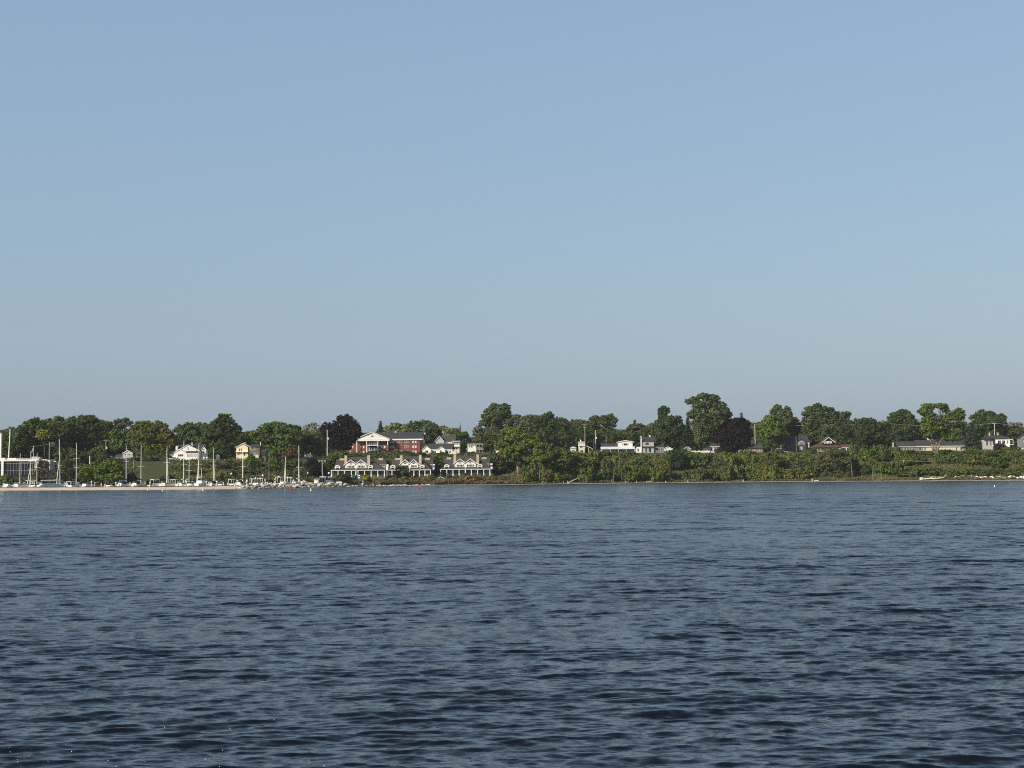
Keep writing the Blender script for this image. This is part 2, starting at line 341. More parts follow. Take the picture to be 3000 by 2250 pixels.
# ------------------------------------------------------------------ water
def water():
    step = .0020
    Yr = np.exp(np.arange(math.log(9), math.log(760), step)); tx = np.arange(-.5, .5, step*1.15)
    Y, T = np.meshgrid(Yr, tx, indexing='ij'); X = T*Y; Z = np.zeros_like(X); DX = np.zeros_like(X); DY = np.zeros_like(X); lost = np.zeros_like(X)
    rng = np.random.default_rng(5); nW = 110; res = Y*step
    patch = .48 + .55*fbm(X/17, Y/34, 3, 3) + .5*fbm(X/46, Y/130, 8, 3)                       # gusts: rougher and calmer patches
    lam = np.exp(np.linspace(math.log(.09), math.log(2.1), nW))*rng.uniform(.95, 1.05, nW)
    for l in list(lam)+[2.7, 3.0, 3.4, 3.9, 4.3, 4.9, 5.5, 6.2, 7.0, 3.2, 3.7, 4.6]:
        th = rng.normal(0, .38) + .12; k = 2*math.pi/l; kx, ky = k*math.sin(th), -k*math.cos(th); ph = rng.uniform(0, 6.283)
        sl_ = .033*(min(1, (l/.3))**.3)*(min(1, .72/l))**1.1*(2.1 if l > 2.65 else 1)                  # slope carried by this wave
        A = sl_/k
        fade = np.clip((l/(res*2.6))-.6, 0, 1)
        arg = kx*X+ky*Y+ph; a = A*fade*patch
        Z += a*np.cos(arg); sn = a*np.sin(arg)
        DX -= 1.0*sn*(kx/k); DY -= 1.0*sn*(ky/k)
        lost += .5*(sl_*patch)**2*(1-fade**2)
    o = grid_mesh('lake_water', X+DX, Y+DY, Z, None)
    me = o.data; at = me.attributes.new('ripple', 'FLOAT', 'POINT'); at.data.foreach_set('value', np.sqrt(lost).astype(np.float32).ravel())
    m, nt, N, L, b = _nt('lake_water'); me.materials[0] = m
    b.inputs['Base Color'].default_value = (.0055, .0095, .0145, 1); b.inputs['Roughness'].default_value = .06; b.inputs['IOR'].default_value = 1.333; b.inputs['Specular IOR Level'].default_value = .41
    geo = N.new('ShaderNodeNewGeometry'); at = N.new('ShaderNodeAttribute'); at.attribute_name = 'ripple'
    # waves too small for the mesh at their distance spread the reflection instead
    m1 = N.new('ShaderNodeMath'); m1.operation = 'MULTIPLY_ADD'; m1.inputs[1].default_value = .20; m1.inputs[2].default_value = -.008; L.new(at.outputs['Fac'], m1.inputs[0])
    m2 = N.new('ShaderNodeMath'); m2.operation = 'MAXIMUM'; m2.inputs[1].default_value = .0036; L.new(m1.outputs[0], m2.inputs[0])
    m3 = N.new('ShaderNodeMath'); m3.operation = 'SQRT'; L.new(m2.outputs[0], m3.inputs[0]); L.new(m3.outputs[0], b.inputs['Roughness'])
    tot = None
    for sc_, st, base, fine in ((16.0, .45, .035, 2.0), (5.0, .40, .05, 3.6), (1.6, .30, .0, 4.4), (.42, .24, .0, 5.5)):
        mp = N.new('ShaderNodeMapping'); mp.inputs['Scale'].default_value = (sc_*st, sc_, sc_); mp.inputs['Rotation'].default_value = (0, 0, -.14)
        L.new(geo.outputs['Position'], mp.inputs[0])
        nz = N.new('ShaderNodeTexNoise'); nz.inputs['Scale'].default_value = 1; nz.inputs['Detail'].default_value = 2; L.new(mp.outputs[0], nz.inputs['Vector'])
        sb = N.new('ShaderNodeVectorMath'); sb.operation = 'SUBTRACT'; sb.inputs[1].default_value = (.5, .5, .5); L.new(nz.outputs['Color'], sb.inputs[0])
        am = N.new('ShaderNodeMath'); am.operation = 'MULTIPLY_ADD'; am.inputs[1].default_value = fine; am.inputs[2].default_value = base*6; L.new(at.outputs['Fac'], am.inputs[0])
        s2 = N.new('ShaderNodeVectorMath'); s2.operation = 'SCALE'; L.new(sb.outputs[0], s2.inputs[0]); L.new(am.outputs[0], s2.inputs['Scale'])
        if tot is None: tot = s2
        else:
            ad = N.new('ShaderNodeVectorMath'); L.new(tot.outputs[0], ad.inputs[0]); L.new(s2.outputs[0], ad.inputs[1]); tot = ad
    fl = N.new('ShaderNodeVectorMath'); fl.operation = 'MULTIPLY'; fl.inputs[1].default_value = (.55, 1, 0); L.new(tot.outputs[0], fl.inputs[0])
    an = N.new('ShaderNodeVectorMath'); L.new(geo.outputs['Normal'], an.inputs[0]); L.new(fl.outputs[0], an.inputs[1])
    nm = N.new('ShaderNodeVectorMath'); nm.operation = 'NORMALIZE'; L.new(an.outputs[0], nm.inputs[0]); L.new(nm.outputs[0], b.inputs['Normal'])
    tag(o, kind='structure')
    # droplets thrown up by the nearest waves
    mb = MB()
    for px, py in ((27, 2190), (30, 2203), (51, 2226), (52, 2233), (210, 2202), (317, 2228), (425, 2231), (483, 2131), (616, 2211), (652, 2198), (602, 2224), (574, 2235), (643, 2246), (674, 2134), (141, 2231), (341, 2245), (803, 2108), (905, 2227), (956, 1988), (950, 2244)):
        d = _f + _r*((px-1500)/F) + _u*((1125-py)/F); Yd = d.y*(-(CH-.10)/d.z); c = W(px, py, Yd); r = random.uniform(.005, .010)
        mb.lathe([(r*.2, -r), (r*.8, -r*.5), (r, 0), (r*.8, r*.55), (r*.2, r)], 7, tuple(c))
    tag(mb.build('foam', mat('foam', (.6, .62, .64), .3, .02), None, True), kind='stuff')
water()

# ------------------------------------------------------------------ land
def terrain():
    cols = np.concatenate([np.arange(-3500, -300, 80), np.arange(-300, 3300, 9), np.arange(3300, 6500, 80)]).astype(float)
    ts = np.concatenate([np.arange(-40, 0, 8), np.arange(0, 16, 1.0), np.arange(16, 64, 2.4), np.arange(64, 180, 3), np.arange(180, 420, 15), [500, 700, 1000, 1500, 2500, 4000]])
    PX, T = np.meshgrid(cols, ts, indexing='ij'); Y = np.interp(PX, _wx, _wY)+T
    Z = HG(PX, Y); X = (PX-1500)*Y/(F*math.cos(PITCH))
    amp = np.clip((T-8)/30, 0, 1); Z = Z + (fbm(X/7, Y/7, 5, 3)-.5)*.7*amp + (fbm(X/2.2, Y/2.2, 9, 2)-.5)*.12
    m, nt, N, L, b = _nt('land_ground'); o = grid_mesh('terrain', X, Y, Z, m); me = o.data
    # ground cover: sand by the water, mown grass on the open slope, rough brown brush elsewhere
    grass = np.array([.055, .080, .020]); brush = np.array([.075, .068, .036]); soil = np.array([.20, .165, .12]); dry = np.array([.10, .085, .045]); wood = np.array([.028, .036, .016])
    g = np.clip(1.6*(fbm(X/11, Y/11, 21, 3)-.28), 0, 1)[..., None]
    C = grass*g + brush*(1-g)
    sh = np.clip((6-T)/4, 0, 1)[..., None]; C = C*(1-sh)+soil*sh
    r = (np.clip((PX-1440)/60, 0, 1)*np.clip((60-T)/20, 0, 1)*np.clip((T-6)/3, 0, 1))[..., None]*.75; C = C*(1-r)+dry*r
    f_ = np.clip((T-175)/25, 0, 1)[..., None]; C = C*(1-f_)+wood*f_
    at = me.attributes.new('cover', 'FLOAT_COLOR', 'POINT'); at.data.foreach_set('color', np.concatenate([C, np.ones(C.shape[:-1]+(1,))], -1).astype(np.float32).ravel())
    a = N.new('ShaderNodeAttribute'); a.attribute_name = 'cover'; tc = N.new('ShaderNodeTexCoord'); nz = N.new('ShaderNodeTexNoise'); nz.inputs['Scale'].default_value = 1.1; nz.inputs['Detail'].default_value = 6
    L.new(tc.outputs['Object'], nz.inputs['Vector']); mr = N.new('ShaderNodeMapRange'); mr.inputs['From Min'].default_value = .3; mr.inputs['From Max'].default_value = .7; mr.inputs['To Min'].default_value = .6; mr.inputs['To Max'].default_value = 1.4
    L.new(nz.outputs[0], mr.inputs[0]); vs = N.new('ShaderNodeVectorMath'); vs.operation = 'SCALE'; L.new(a.outputs['Color'], vs.inputs[0]); L.new(mr.outputs[0], vs.inputs['Scale']); L.new(vs.outputs[0], b.inputs['Base Color'])
    b.inputs['Roughness'].default_value = .95; b.inputs['Specular IOR Level'].default_value = .1
    tag(o, kind='structure')
    # sand beach in front of the marina and the thin pale shingle line to the right of it
    sand = mat('sand', (.58, .48, .36), .95, .16, .8, .1, stretch=(.4, 1, 1)); shing = mat('pale_shingle', (.34, .31, .27), .95, .3, 1.2, .1)
    for name, p0, p1, t0, t1, m_ in (('beach', -900, 735, -1.5, 11.0, sand), ('shingle_beach', 1110, 4300, -1.0, 1.5, shing)):
        cs = np.arange(p0, p1+1, 9.0); tt = np.linspace(0, 1, 9)
        PX, Q = np.meshgrid(cs, tt, indexing='ij'); ed = t1+ (fbm(cs/30, cs*0, 31, 3)-.5)*(t1*.9)
        end = np.clip((p1-cs)/60, .02, 1)
        T = t0+(ed*end-t0)[:, None]*Q; Y = np.interp(PX, _wx, _wY)+T
        X = (PX-1500)*Y/(F*math.cos(PITCH)); Z = HG(PX, Y)+(fbm(X/2.2, Y/2.2, 9, 2)-.5)*.12+.03+.05*np.sin(Q*3.14)
        tag(grid_mesh(name, X, Y, Z, m_), kind='structure')
    # lawn above the docks, and the undergrowth that covers banks and bluff
    def scatter(name, n, p0, p1, t0, t1, ls, col, hgt, pw=1.0, keep=.42, rng=np.random.default_rng(3)):
        px = rng.uniform(p0, p1, n); t = t0+(t1-t0)*rng.random(n)**pw; Y = np.interp(px, _wx, _wY)+t; X = (px-1500)*Y/(F*math.cos(PITCH))
        d = fbm(X/4.5, Y/4.5, 77, 3); ok = (d > keep); px, Y, X, d = px[ok], Y[ok], X[ok], d[ok]
        Z = HG(px, Y)+hgt*rng.random(len(X))*(.3+1.6*(d-keep)/(1-keep))
        P = np.stack([X, Y, Z], -1); Nn = rng.normal(size=P.shape)*.6+np.array([-.15, -.5, .6])
        T = rng.uniform(.8, 1.2, len(X))*(.7+.6*fbm(X/3, Y/3, 55, 2))
        o = link(name, leaf_mesh(name, P, Nn, T, ls, rng), None, col); tag(o, kind='stuff')
    scatter('undergrowth', 50000, 1470, 3060, 3, 46, .5, (.080, .090, .030), .9, .9)
    scatter('brush', 26000, 1090, 1530, 2.2, 17, .45, (.092, .078, .038), 1.5, 1.0, .36)
    scatter('undergrowth', 20000, 720, 1500, 66, 112, .6, (.058, .072, .024), 1.6, 1.0, .42)
    scatter('undergrowth', 16000, -60, 400, 74, 150, .6, (.050, .060, .022), 1.8, 1.0, .42)
    scatter('undergrowth', 15000, 500, 930, 92, 142, .6, (.066, .080, .024), 1.3, 1.0, .45)
    scatter('dry_grass', 20000, 1480, 3060, 1.9, 7.5, .4, (.095, .084, .042), 1.0, 1.0, .42)
terrain()

def haze():
    m = bpy.data.materials.new('haze'); m.use_nodes = True; nt = m.node_tree; nt.nodes.remove(nt.nodes['Principled BSDF'])
    v = nt.nodes.new('ShaderNodeVolumePrincipled'); v.inputs['Color'].default_value = (.80, .87, .95, 1); v.inputs['Density'].default_value = .00006; v.inputs['Anisotropy'].default_value = .0
    nt.links.new(v.outputs[0], nt.nodes['Material Output'].inputs['Volume'])
    o = MB().box(-9000, 9000, -300, 9000, -6, 62).build('haze', m); tag(o, kind='stuff')
haze()
# ------------------------------------------------------------------ buildings (local units: photo pixels at the building's own distance)
class House:
    def __init__(s, name, label, px, row, t, yaw=0, cat='house', group=None):
        s.Y = YS(px)+t; s.k = s.Y/F; s.root = thing(name, label, cat, W(px, row, s.Y), R(yaw), group); s.lib = {}
    def mb(s): return MB(s.k)
    def put(s, mb, name, m, parent=None): return mb.build(name, m, parent or s.root)
    def wall(s, m, *boxes, name='wall'):
        mb = s.mb()
        for b in boxes:
            if len(b) == 6: mb.box(*b)
            else:                                    # x0,x1,y0,y1,z0,ze,zr : gable-ended, ridge along y
                x0, x1, y0, y1, z0, ze, zr = b; mb.prism([(x0, z0), (x1, z0), (x1, ze), ((x0+x1)/2, zr), (x0, ze)], y0, y1)
        return s.put(mb, name, m)
    def wallx(s, m, x0, x1, y0, y1, z0, ze, zr):
        return s.put(s.mb().prismx([(y0, z0), (y1, z0), (y1, ze), ((y0+y1)/2, zr), (y0, ze)], x0, x1), 'wall', m)
    def roofy(s, m, x0, x1, y0, y1, ze, zr, o=2, t=1.2, trim=WHITE, tw=1.6):
        xm = (x0+x1)/2; sl = (zr-ze)/(xm-x0)
        rf = s.put(s.mb().chev(x0-o, xm, x1+o, ze-o*sl+.15, zr+.15, t, y0-o*.6, y1+o*.6), 'roof', m)
        if trim: s.put(s.mb().chev(x0-o, xm, x1+o, ze-o*sl-tw*.5, zr-tw*.5, tw, y0-o*.6-.5, y0-o*.6-.03), 'rake_trim', trim, rf)
        return rf
    def roofx(s, m, x0, x1, y0, y1, ze, zr, o=1.5, t=1.0, trim=WHITE, tw=1.2):
        ym = (y0+y1)/2; sl = (zr-ze)/(ym-y0)
        rf = s.put(s.mb().chev(y0-o, ym, y1+o, ze-o*sl+.15, zr+.15, t, x0-o, x1+o, 'x'), 'roof', m)
        if trim: s.put(s.mb().box(x0-o, x1+o, y0-o-.5, y0-o-.04, ze-o*sl-tw*.4, ze-o*sl+tw*.6), 'fascia', trim, rf)
        return rf
    def hip(s, m, *a, **k): return s.put(s.mb().hip(*a, **k), 'roof', m)
    def chim(s, m, x, y, w, z0, z1, parent=None):
        mb = s.mb().box(x-w/2, x+w/2, y-w/2, y+w/2, z0, z1-1); mb.box(x-w/2-.4, x+w/2+.4, y-w/2-.4, y+w/2+.4, z1-1, z1); return s.put(mb, 'chimney', m, parent)
    def win(s, x, z, w, h, y=0, trim=WHITE, face='f', tw=.55, mull=True, glass=GLASS, shut=None):
        """framed window centred at x (or at depth y=x on a side wall) with its pane as sub-part"""
        key = (w, h, trim.name, face, tw, mull, glass.name, shut.name if shut else '')
        if key in s.lib:
            fo, po, sh = s.lib[key]
            f = fo.copy(); p = po.copy(); COL.objects.link(f); COL.objects.link(p); f.parent = s.root; p.parent = f
            for z_ in sh or (): q = z_.copy(); COL.objects.link(q); q.parent = f
        else:
            mb = s.mb(); a, b, d0, d1 = w/2, h/2, -.35, .25
            mb.box(-a-tw, a+tw, d0, d1, b, b+tw).box(-a-tw, a+tw, d0, d1, -b-tw, -b).box(-a-tw, -a, d0, d1, -b, b).box(a, a+tw, d0, d1, -b, b)
            if mull: mb.box(-.15, .15, d0+.05, d1, -b, b)
            f = s.put(mb, 'window', trim); p = s.put(s.mb().box(-a, a, d0+.22, d1-.05, -b, b), 'pane', glass, f); sh = None
            if shut: sh = (s.put(s.mb().box(-a-tw-3.2, -a-tw-.1, -.3, .2, -b-.3, b+.3), 'shutter', shut, f), s.put(s.mb().box(a+tw+.1, a+tw+3.2, -.3, .2, -b-.3, b+.3), 'shutter', shut, f))
            s.lib[key] = (f, p, sh)
        if face == 'f': f.location = Vector((x, y, z))*s.k
        else:
            f.rotation_euler = (0, 0, R(90 if face == 'r' else -90)); f.location = Vector((y, x, z))*s.k
        return f

# --- white glass-fronted building at the left edge
h = House('glass_fronted_building', 'white flat-roofed building with a dark glass front behind the sailboats at the far left', 75, 1391, 84, 0, 'building')
h.wall(PALEG, (-150, 60, 16, 80, -12, 40))
h.put(h.mb().box(-160, 62, -5, 84, 40, 45), 'roof', WHITE)
h.put(h.mb().box(-149, 52, 0, 15.6, -1, 40), 'glass_front', GLASS)
mb = h.mb()
for i in range(26): mb.box(-148+i*8, -147.2+i*8, -.8, -.05, -1, 40)
mb.box(-149, 52, -1.0, -.1, 33, 34).box(-149, 52, -1.0, -.1, 12, 12.8); h.put(mb, 'mullions', GREYM)
h.put(h.mb().box(-70, -63, -6, -1.2, -12, 40), 'column', WHITE)
h.put(h.mb().box(-72, -60, -4, 30, 45.1, 50).box(-58, -30, 5, 40, 45.1, 49), 'roof_box', WHITE)
h.put(h.mb().box(15, 33, 5, 30, 45.1, 53).box(33.2, 39, 5, 30, 45.1, 51), 'roof_box', PALEG)
mb = h.mb().box(-30, 14, 6, 6.7, 47.5, 48.2)
for x in (-29, -14, 0, 13): mb.box(x, x+.6, 6, 6.6, 45.1, 47.5)
h.put(mb, 'roof_rail', ALU)
mb = h.mb().prism([(27, 8), (40, 36), (40, 43), (27, 43)], -3, 0).box(40, 72, -3, 0, 38, 42).box(54, 55.5, -3, 0, 10, 38).box(70.5, 72, -3, 0, 4, 38)
h.put(mb, 'entrance_canopy', WHITE)
h.put(h.mb().box(-16, 10, -2, 2, 36.5, 38), 'awning', PALEG)
# pylon and slanted pole behind it
Yp = YS(0)+100; b = G(-3, Yp); o = thing('white_pylon', 'tall white slab pylon cut off by the left edge', 'pylon', b); s_ = Yp/F; zt = W(0, 1270, Yp).z-b.z
MB().box(-6*s_, 7*s_, -.6, .6, -1, zt).build('slab', WHITE, o); MB().box(-7*s_, 8*s_, -.8, .8, -1.2, .5).build('plinth', PALEG, o)
Yp = YS(26)+96; b = G(22, Yp); o = thing('slanted_pole', 'thick white pole leaning to the right behind the glass-fronted building', 'pole', b)
d = W(30, 1257, Yp)-b; MB().tube((0, 0, -.5), tuple(d), .3, .17, 9).build('spar', ALU, o); MB().lathe([(.55, -.6), (.55, .6), (.4, .9)], 10).build('base', GREYM, o)

# --- grey house with a white-trimmed gable
h = House('grey_gabled_house', 'small grey house with white-trimmed gable and low garage wing, above the bright green waterside trees', 374, 1353, 150, -6)
h.wall(PALEG, (-14, 14, 0, 40, -14, 26, 33)); h.roofy(ROOFG, -14, 14, 0, 40, 26, 33, 2.5, 1.2)
h.wall(GREYW, (-41, -14.2, 4, 30, -14, 12)); h.roofx(ROOFG, -41, -14.4, 4, 30, 12, 21, 1.2)
h.wall(GREYW, (14.2, 27, 8, 34, -14, 20)); h.roofx(ROOFG, 14.6, 27, 8, 34, 20, 27, 1.0, trim=None)
h.put(h.mb().box(-38, -18, 3.4, 3.9, -3, 9), 'garage_door', SHADEG)
h.put(h.mb().box(-14.6, -13.2, -.5, .5, -14, 25), 'corner_board', WHITE); h.put(h.mb().box(13.2, 14.6, -.5, .5, -14, 25), 'corner_board', WHITE)
for x, z, w, hh in ((4.5, 21, 4.5, 5), (-7.5, 21, 4, 5), (1.2, 6, 4, 8), (7, 6, 4, 8), (-7.5, 6.5, 4.5, 8)): h.win(x, z, w, hh)

# --- large white house above the grass slope
h = House('white_gabled_house', 'large bright white house with dark roof and wide gables above the mown grass slope', 548, 1346, 150, 0)
h.wall(WHITE, (-32, 34, 8, 60, -10, 26, 43)); h.roofy(ROOFG, -32, 34, 8, 60, 26, 43, 2, 1.3)
h.wall(WHITE, (-38, -4, 0, 40, -10, 21, 29)); h.roofy(ROOFG, -38, -4, 0, 30, 21, 29, 1.5, 1.0)
h.wall(WHITE, (-4, 32, 0, 7.8, -10, 19)); h.put(h.mb().add([(-4, -1.5, 19), (33, -1.5, 19), (33, 7.7, 23.5), (-4, 7.7, 23.5), (-4, -1.5, 20), (33, -1.5, 20), (33, 7.7, 24.5), (-4, 7.7, 24.5)], [(0, 3, 2, 1), (4, 5, 6, 7), (0, 1, 5, 4), (1, 2, 6, 5), (2, 3, 7, 6), (3, 0, 4, 7)]), 'porch_roof', ROOFG)
h.wallx(WHITE, -50, -38.2, 6, 34, -10, 14, 14.5); h.roofx(ROOFG, -54, -38.6, 6, 34, 14, 23, 1.0)
h.put(h.mb().box(-38, -32.5, 20, 50, 27, 40).box(-30, 42, 60.5, 84, 20, 30), 'rear_wing', WHITE)
h.roofx(ROOFG, -34, 44, 30, 84, 30, 44, 1, trim=None)
h.wall(WHITE, (36, 49, 30, 60, -10, 30, 38)); h.roofy(ROOFG, 36, 49, 30, 60, 30, 38, 1.5, 1.0)
for x in (-24, -19, -14): h.win(x, 12, 4.2, 6, -.05, mull=False)
for x in (2, 5.5, 11, 14.5): h.win(x, 11.5, 1.8, 8.5, -.05, mull=False)
for x in (20, 23, 26, 29): h.win(x, 11.5, 1.6, 8, -.05, glass=GREYW, mull=False)
h.win(1, 32, 2.2, 8, 7.9, mull=False); h.win(26, 26, 3, 3, 7.9); h.win(42, 22, 4, 8, 29.9)
h.chim(STONE, 6, 40, 5, 38, 50)
h.put(h.mb().box(-52, 18, -14, -11, -8, 4).box(-52, -49, -11, 0, -8, 3).box(-20, 12, -18, -14.1, -9, -1), 'terrace_wall', WHITE)
o = House('terrace', 'tan timber terrace deck with brick-coloured retaining wall beside the white gabled house', 606, 1352, 136, 0, 'terrace')
o.put(o.mb().box(-27, 27, 0, 18, -3, 2), 'deck', TAN); o.put(o.mb().box(-18, 12, -4, -.1, -10, -3), 'retaining_wall', mat('red_retaining_wall', (.34, .19, .12), .9, .3)); o.put(o.mb().box(-27, 27, -.8, -.2, 5, 6).box(-27, -26, -.8, -.2, 0, 5).box(26, 27, -.8, -.2, 0, 5).box(0, 1, -.8, -.2, 0, 5), 'railing', TAN)
for x in (598, 607):
    Yc = YS(606)+141; c = W(x, 1350, Yc); q = thing('terrace_planter', 'white tub planter standing on the tan terrace deck', 'planter', c, 0, 'white planters on the terrace')
    MB().lathe([(.35, 0), (.5, .9), (.55, .95)], 10).build('tub', WHITE, q); MB().lathe([(.2, .9), (.5, 1.2), (.2, 1.6)], 8).build('plant', WHITE, q)
h = House('white_shed', 'small white shed half hidden between the dark tree and the white gabled house', 637, 1342, 158, 0, 'shed')
h.wall(WHITE, (-5, 5, 0, 12, -6, 7, 10)); h.roofy(ROOFG, -5, 5, 0, 12, 7, 10, 1, .7); h.win(0, 2.5, 2, 3)

# --- yellow house with brown wing
h = House('yellow_house', 'yellow gabled house with a shingled brown wing above the marina docks', 708, 1353, 146, 0)
h.wall(YELLOW, (-16, 18, 0, 44, -14, 43, 54)); h.roofy(ROOFG, -16, 26, 0, 44, 43, 54, 2, 1.2)
h.wall(BROWN, (18.2, 52, 4, 46, -14, 43)); h.hip(ROOFG, 18.4, 54, 2, 48, 43.1, 52, 26, 44)
h.put(h.mb().box(-19, 20, -7, -.1, 28.6, 29.6), 'balcony', WHITE)
h.wall(CREAM, (41, 50, -3, 3.8, -14, 20), name='bay')
h.wall(BROWN, (52.3, 70, 8, 40, 2, 34), name='porch')
h.put(h.mb().box(54, 61, 7.2, 7.8, 16, 28).box(62.5, 69, 7.2, 7.8, 16, 28).box(54, 69, 7.2, 7.8, 29.5, 32), 'porch_screen', SHADEG)
for x, z, w, hh in ((-7, 35, 3, 8), (-1.5, 35, 3, 8), (-10.5, 22.5, 4, 5), (8, 22, 4, 8), (-10.5, 8, 4, 5), (-3, 7, 2, 4), (10, 10, 3, 5)): h.win(x, z, w, hh, tw=.35, mull=False)
for x in (22, 26.5, 31, 35.5, 40): h.win(x, 37, 2, 6, 3.9, mull=False)
for x in (24, 32, 38, 45.5): h.win(x, 22, 2.2, 8, 3.9, mull=False)
h.win(44, 8, 2.4, 9, -3.1, mull=False); h.win(47.5, 8, 2.4, 9, -3.1, mull=False)
h.chim(WHITE, 50, 30, 2, 48, 58); h.chim(PALEG, 6, 20, 4, 50, 58)

# --- brick building with white pediment
h = House('brick_building', 'long red brick building with white columned portico and pediment above the grey waterfront houses', 1091, 1329, 118, -3, 'building')
h.wall(BRICK, (-82, 138, 24, 110, -14, 40)); h.wall(BRICK, (-45, 45, 10, 23.8, -14, 40), name='portico_wall')
h.roofx(ROOFG, -86, 142, 24, 110, 42, 62, 3, 1.4, tw=4.0)
h.put(h.mb().prismx([(24, 40.2), (110, 40.2), (67, 60)], 138.1, 141), 'gable_end', WHITE)
h.put(h.mb().prism([(-50, 43), (50, 43), (0, 63)], -1, 40), 'pediment', WHITE)
h.put(h.mb().chev(-54, 0, 54, 41.5, 63.5, 1.5, -3, 42), 'portico_roof', ROOFG)
mb = h.mb(); mb.chev(-53, 0, 53, 41.0, 62.4, 1.8, -3.8, -3.05); h.put(mb, 'rake_trim', WHITE)
h.put(h.mb().box(-50, 50, -2.5, 23.6, 36.8, 42.8), 'entablature', WHITE)
h.put(h.mb().prism([(3.6*math.cos(i*.5236), 51+3*math.sin(i*.5236)) for i in range(12)], -1.4, -1.05), 'oval_window', GREYW)
for x in (-45.5, -16.5, 16.5, 45.5):
    mb = h.mb().lathe([(1.9, 0), (1.6, 2), (1.35, 36), (1.9, 36.7)], 14, (x, 0, 0)); mb.box(x-2.2, x+2.2, -2.2, 2.2, -14, 0); h.put(mb, 'column', WHITE)
h.put(h.mb().box(-14, 14, 9.0, 9.9, -8, 36), 'recess_shade', SHADEG)  # near-black sheet on the wall stands for shade inside the balcony bay
for z in (23.2, 7.2): h.put(h.mb().box(-15, 15, -1, 9, z, z+1.6), 'balcony', WHITE)
mb = h.mb()
for z in (8.8, 24.8):
    mb.box(-15, 15, -.9, -.5, z+4.2, z+4.7)
    for i in range(16): mb.box(-14.9+i*1.95, -14.6+i*1.95, -.9, -.5, z, z+4.2)
h.put(mb, 'balcony_rails', GREYM)
for z in (9, 25):
    for x in (-10, -4, 4, 10): h.put(h.mb().box(x-2, x+2, 8.6, 8.95, z, z+9), 'balcony_door', PALEG)
for z in (34, 19.5, 4.5):
    for x in (-31, 31): h.win(x, z, 4, 6, 9.9, shut=WHITE if z < 30 else None)
for z in (34.5, 19.5, 4.5):
    for x in (54, 59, 74, 80.5, 94, 100.5, 121): h.win(x, z, 4.3, 6.2, 23.9, shut=WHITE if x in (121, 54) else None)
    h.win(-66, z, 4.3, 6.2, 23.9, shut=WHITE)
    for yy in (45, 65, 88): h.win(yy, z, 5, 6, 138.1, face='r')
h.chim(STONE, 60, 67, 5, 58, 68)

# --- white houses to the right of the brick building
h = House('low_white_house', 'low white house with two front gables and dark roof just right of the brick building', 1280, 1330, 100, -4)
h.wall(WHITE, (-42, 44, 8, 60, -12, 14)); h.roofx(ROOFG, -44, 44, 8, 60, 14, 30, 1.5)
for x0, x1, zr in ((-43, -18, 23), (2, 24, 21)): h.wall(WHITE, (x0, x1, 0, 30, -12, 13, zr)); h.roofy(ROOFG, x0, x1, 0, 32, 13, zr, 2, .9)
for x, w in ((-30, 8), (11, 5)): h.win(x, 7, w, 7)
for x in (-12, -6, 30, 38): h.win(x, 6, 4, 7, 7.9)
h.put(h.mb().box(41, 56, 4, 20, -10, 8), 'wing', CREAM)
h = House('tower_house', 'tall white house with brown roof, gabled tower and stacked balconies behind the low white house', 1300, 1318, 122, -5)
h.wall(PALEG, (-24, 0, 0, 40, -14, 26, 40)); h.roofy(ROOFB, -24, 0, 0, 40, 26, 40, 2.5, 1)
h.wall(WHITE, (0.2, 32, 6, 44, -14, 22)); h.roofx(ROOFB, -8, 32, 6, 44, 22, 42, 1.5)
h.wall(WHITE, (14, 24, 0, 5.8, -14, 22), name='bay'); h.wall(CREAM, (26, 46, 2, 5.9, -14, 24), (32.2, 46, 6, 30, -14, 24), name='tower')
h.put(h.mb().box(24, 49, -4, 32, 24.1, 26), 'tower_roof', ROOFW)
h.put(h.mb().box(25, 48, -5, 1.8, 9, 11).box(25, 48, -5, -4.3, 11, 13.5), 'balcony', WHITE)
h.put(h.mb().box(-20, -2, -6, -.2, 13, 15), 'porch_roof', WHITE)
for x in (31, 36, 41): h.win(x, 17, 3, 5, 1.9)
for x in (31, 38): h.win(x, 3, 4, 6, 1.9)
h.win(-12, 32, 4, 3.5); h.win(-16, 20, 3, 6); h.win(-8, 20, 3, 6); h.win(8, 12, 4, 6, 5.9)
h = House('church', 'dark pointed church steeple rising behind the trees', 1348, 1300, 330, 0, 'church')
h.wall(SLATE, (-5, 5, 0, 10, -20, 30)); h.put(h.mb().add([(-5.5, -.5, 30), (5.5, -.5, 30), (5.5, 10.5, 30), (-5.5, 10.5, 30), (-2.3, 3, 42), (2.3, 3, 42), (2.3, 7, 42), (-2.3, 7, 42)], [(0, 1, 5, 4), (1, 2, 6, 5), (2, 3, 7, 6), (3, 0, 4, 7), (0, 3, 2, 1), (4, 5, 6, 7)]), 'belfry_roof', SLATE)
h.put(h.mb().lathe([(3, 42), (1.2, 54), (.12, 66)], 8, (0, 5, 0)), 'spire', SLATE)
h.wall(BRICK, (-16, 16, 10.3, 50, -20, 22, 36), name='nave')
h = House('deck_house', 'pale flat-roofed house with open timber deck between the steeple and the tall tree', 1388, 1326, 108, 0)
h.wall(WHITE, (-18, 6, 4, 26, -4, 24)); h.put(h.mb().box(-20, 28, 0, 28, 24.1, 26), 'roof', ROOFW); h.wall(BROWN, (6.2, 26, 8, 26, -10, 24))
mb = h.mb()
for x in (8, 16, 26): mb.box(x, x+.8, 1, 1.8, -10, 24)
h.put(mb, 'deck_posts', PALEG); h.put(h.mb().box(6, 28, .5, 7.9, 8, 9.2).box(6, 28, .5, 1, 11.5, 12.2).box(-6, 14, -2, .4, -4, 0), 'deck', PALEG)
for x in (-13, -6): h.win(x, 18, 4, 5, 3.9)
h.win(12, 18, 5, 6, 7.9)
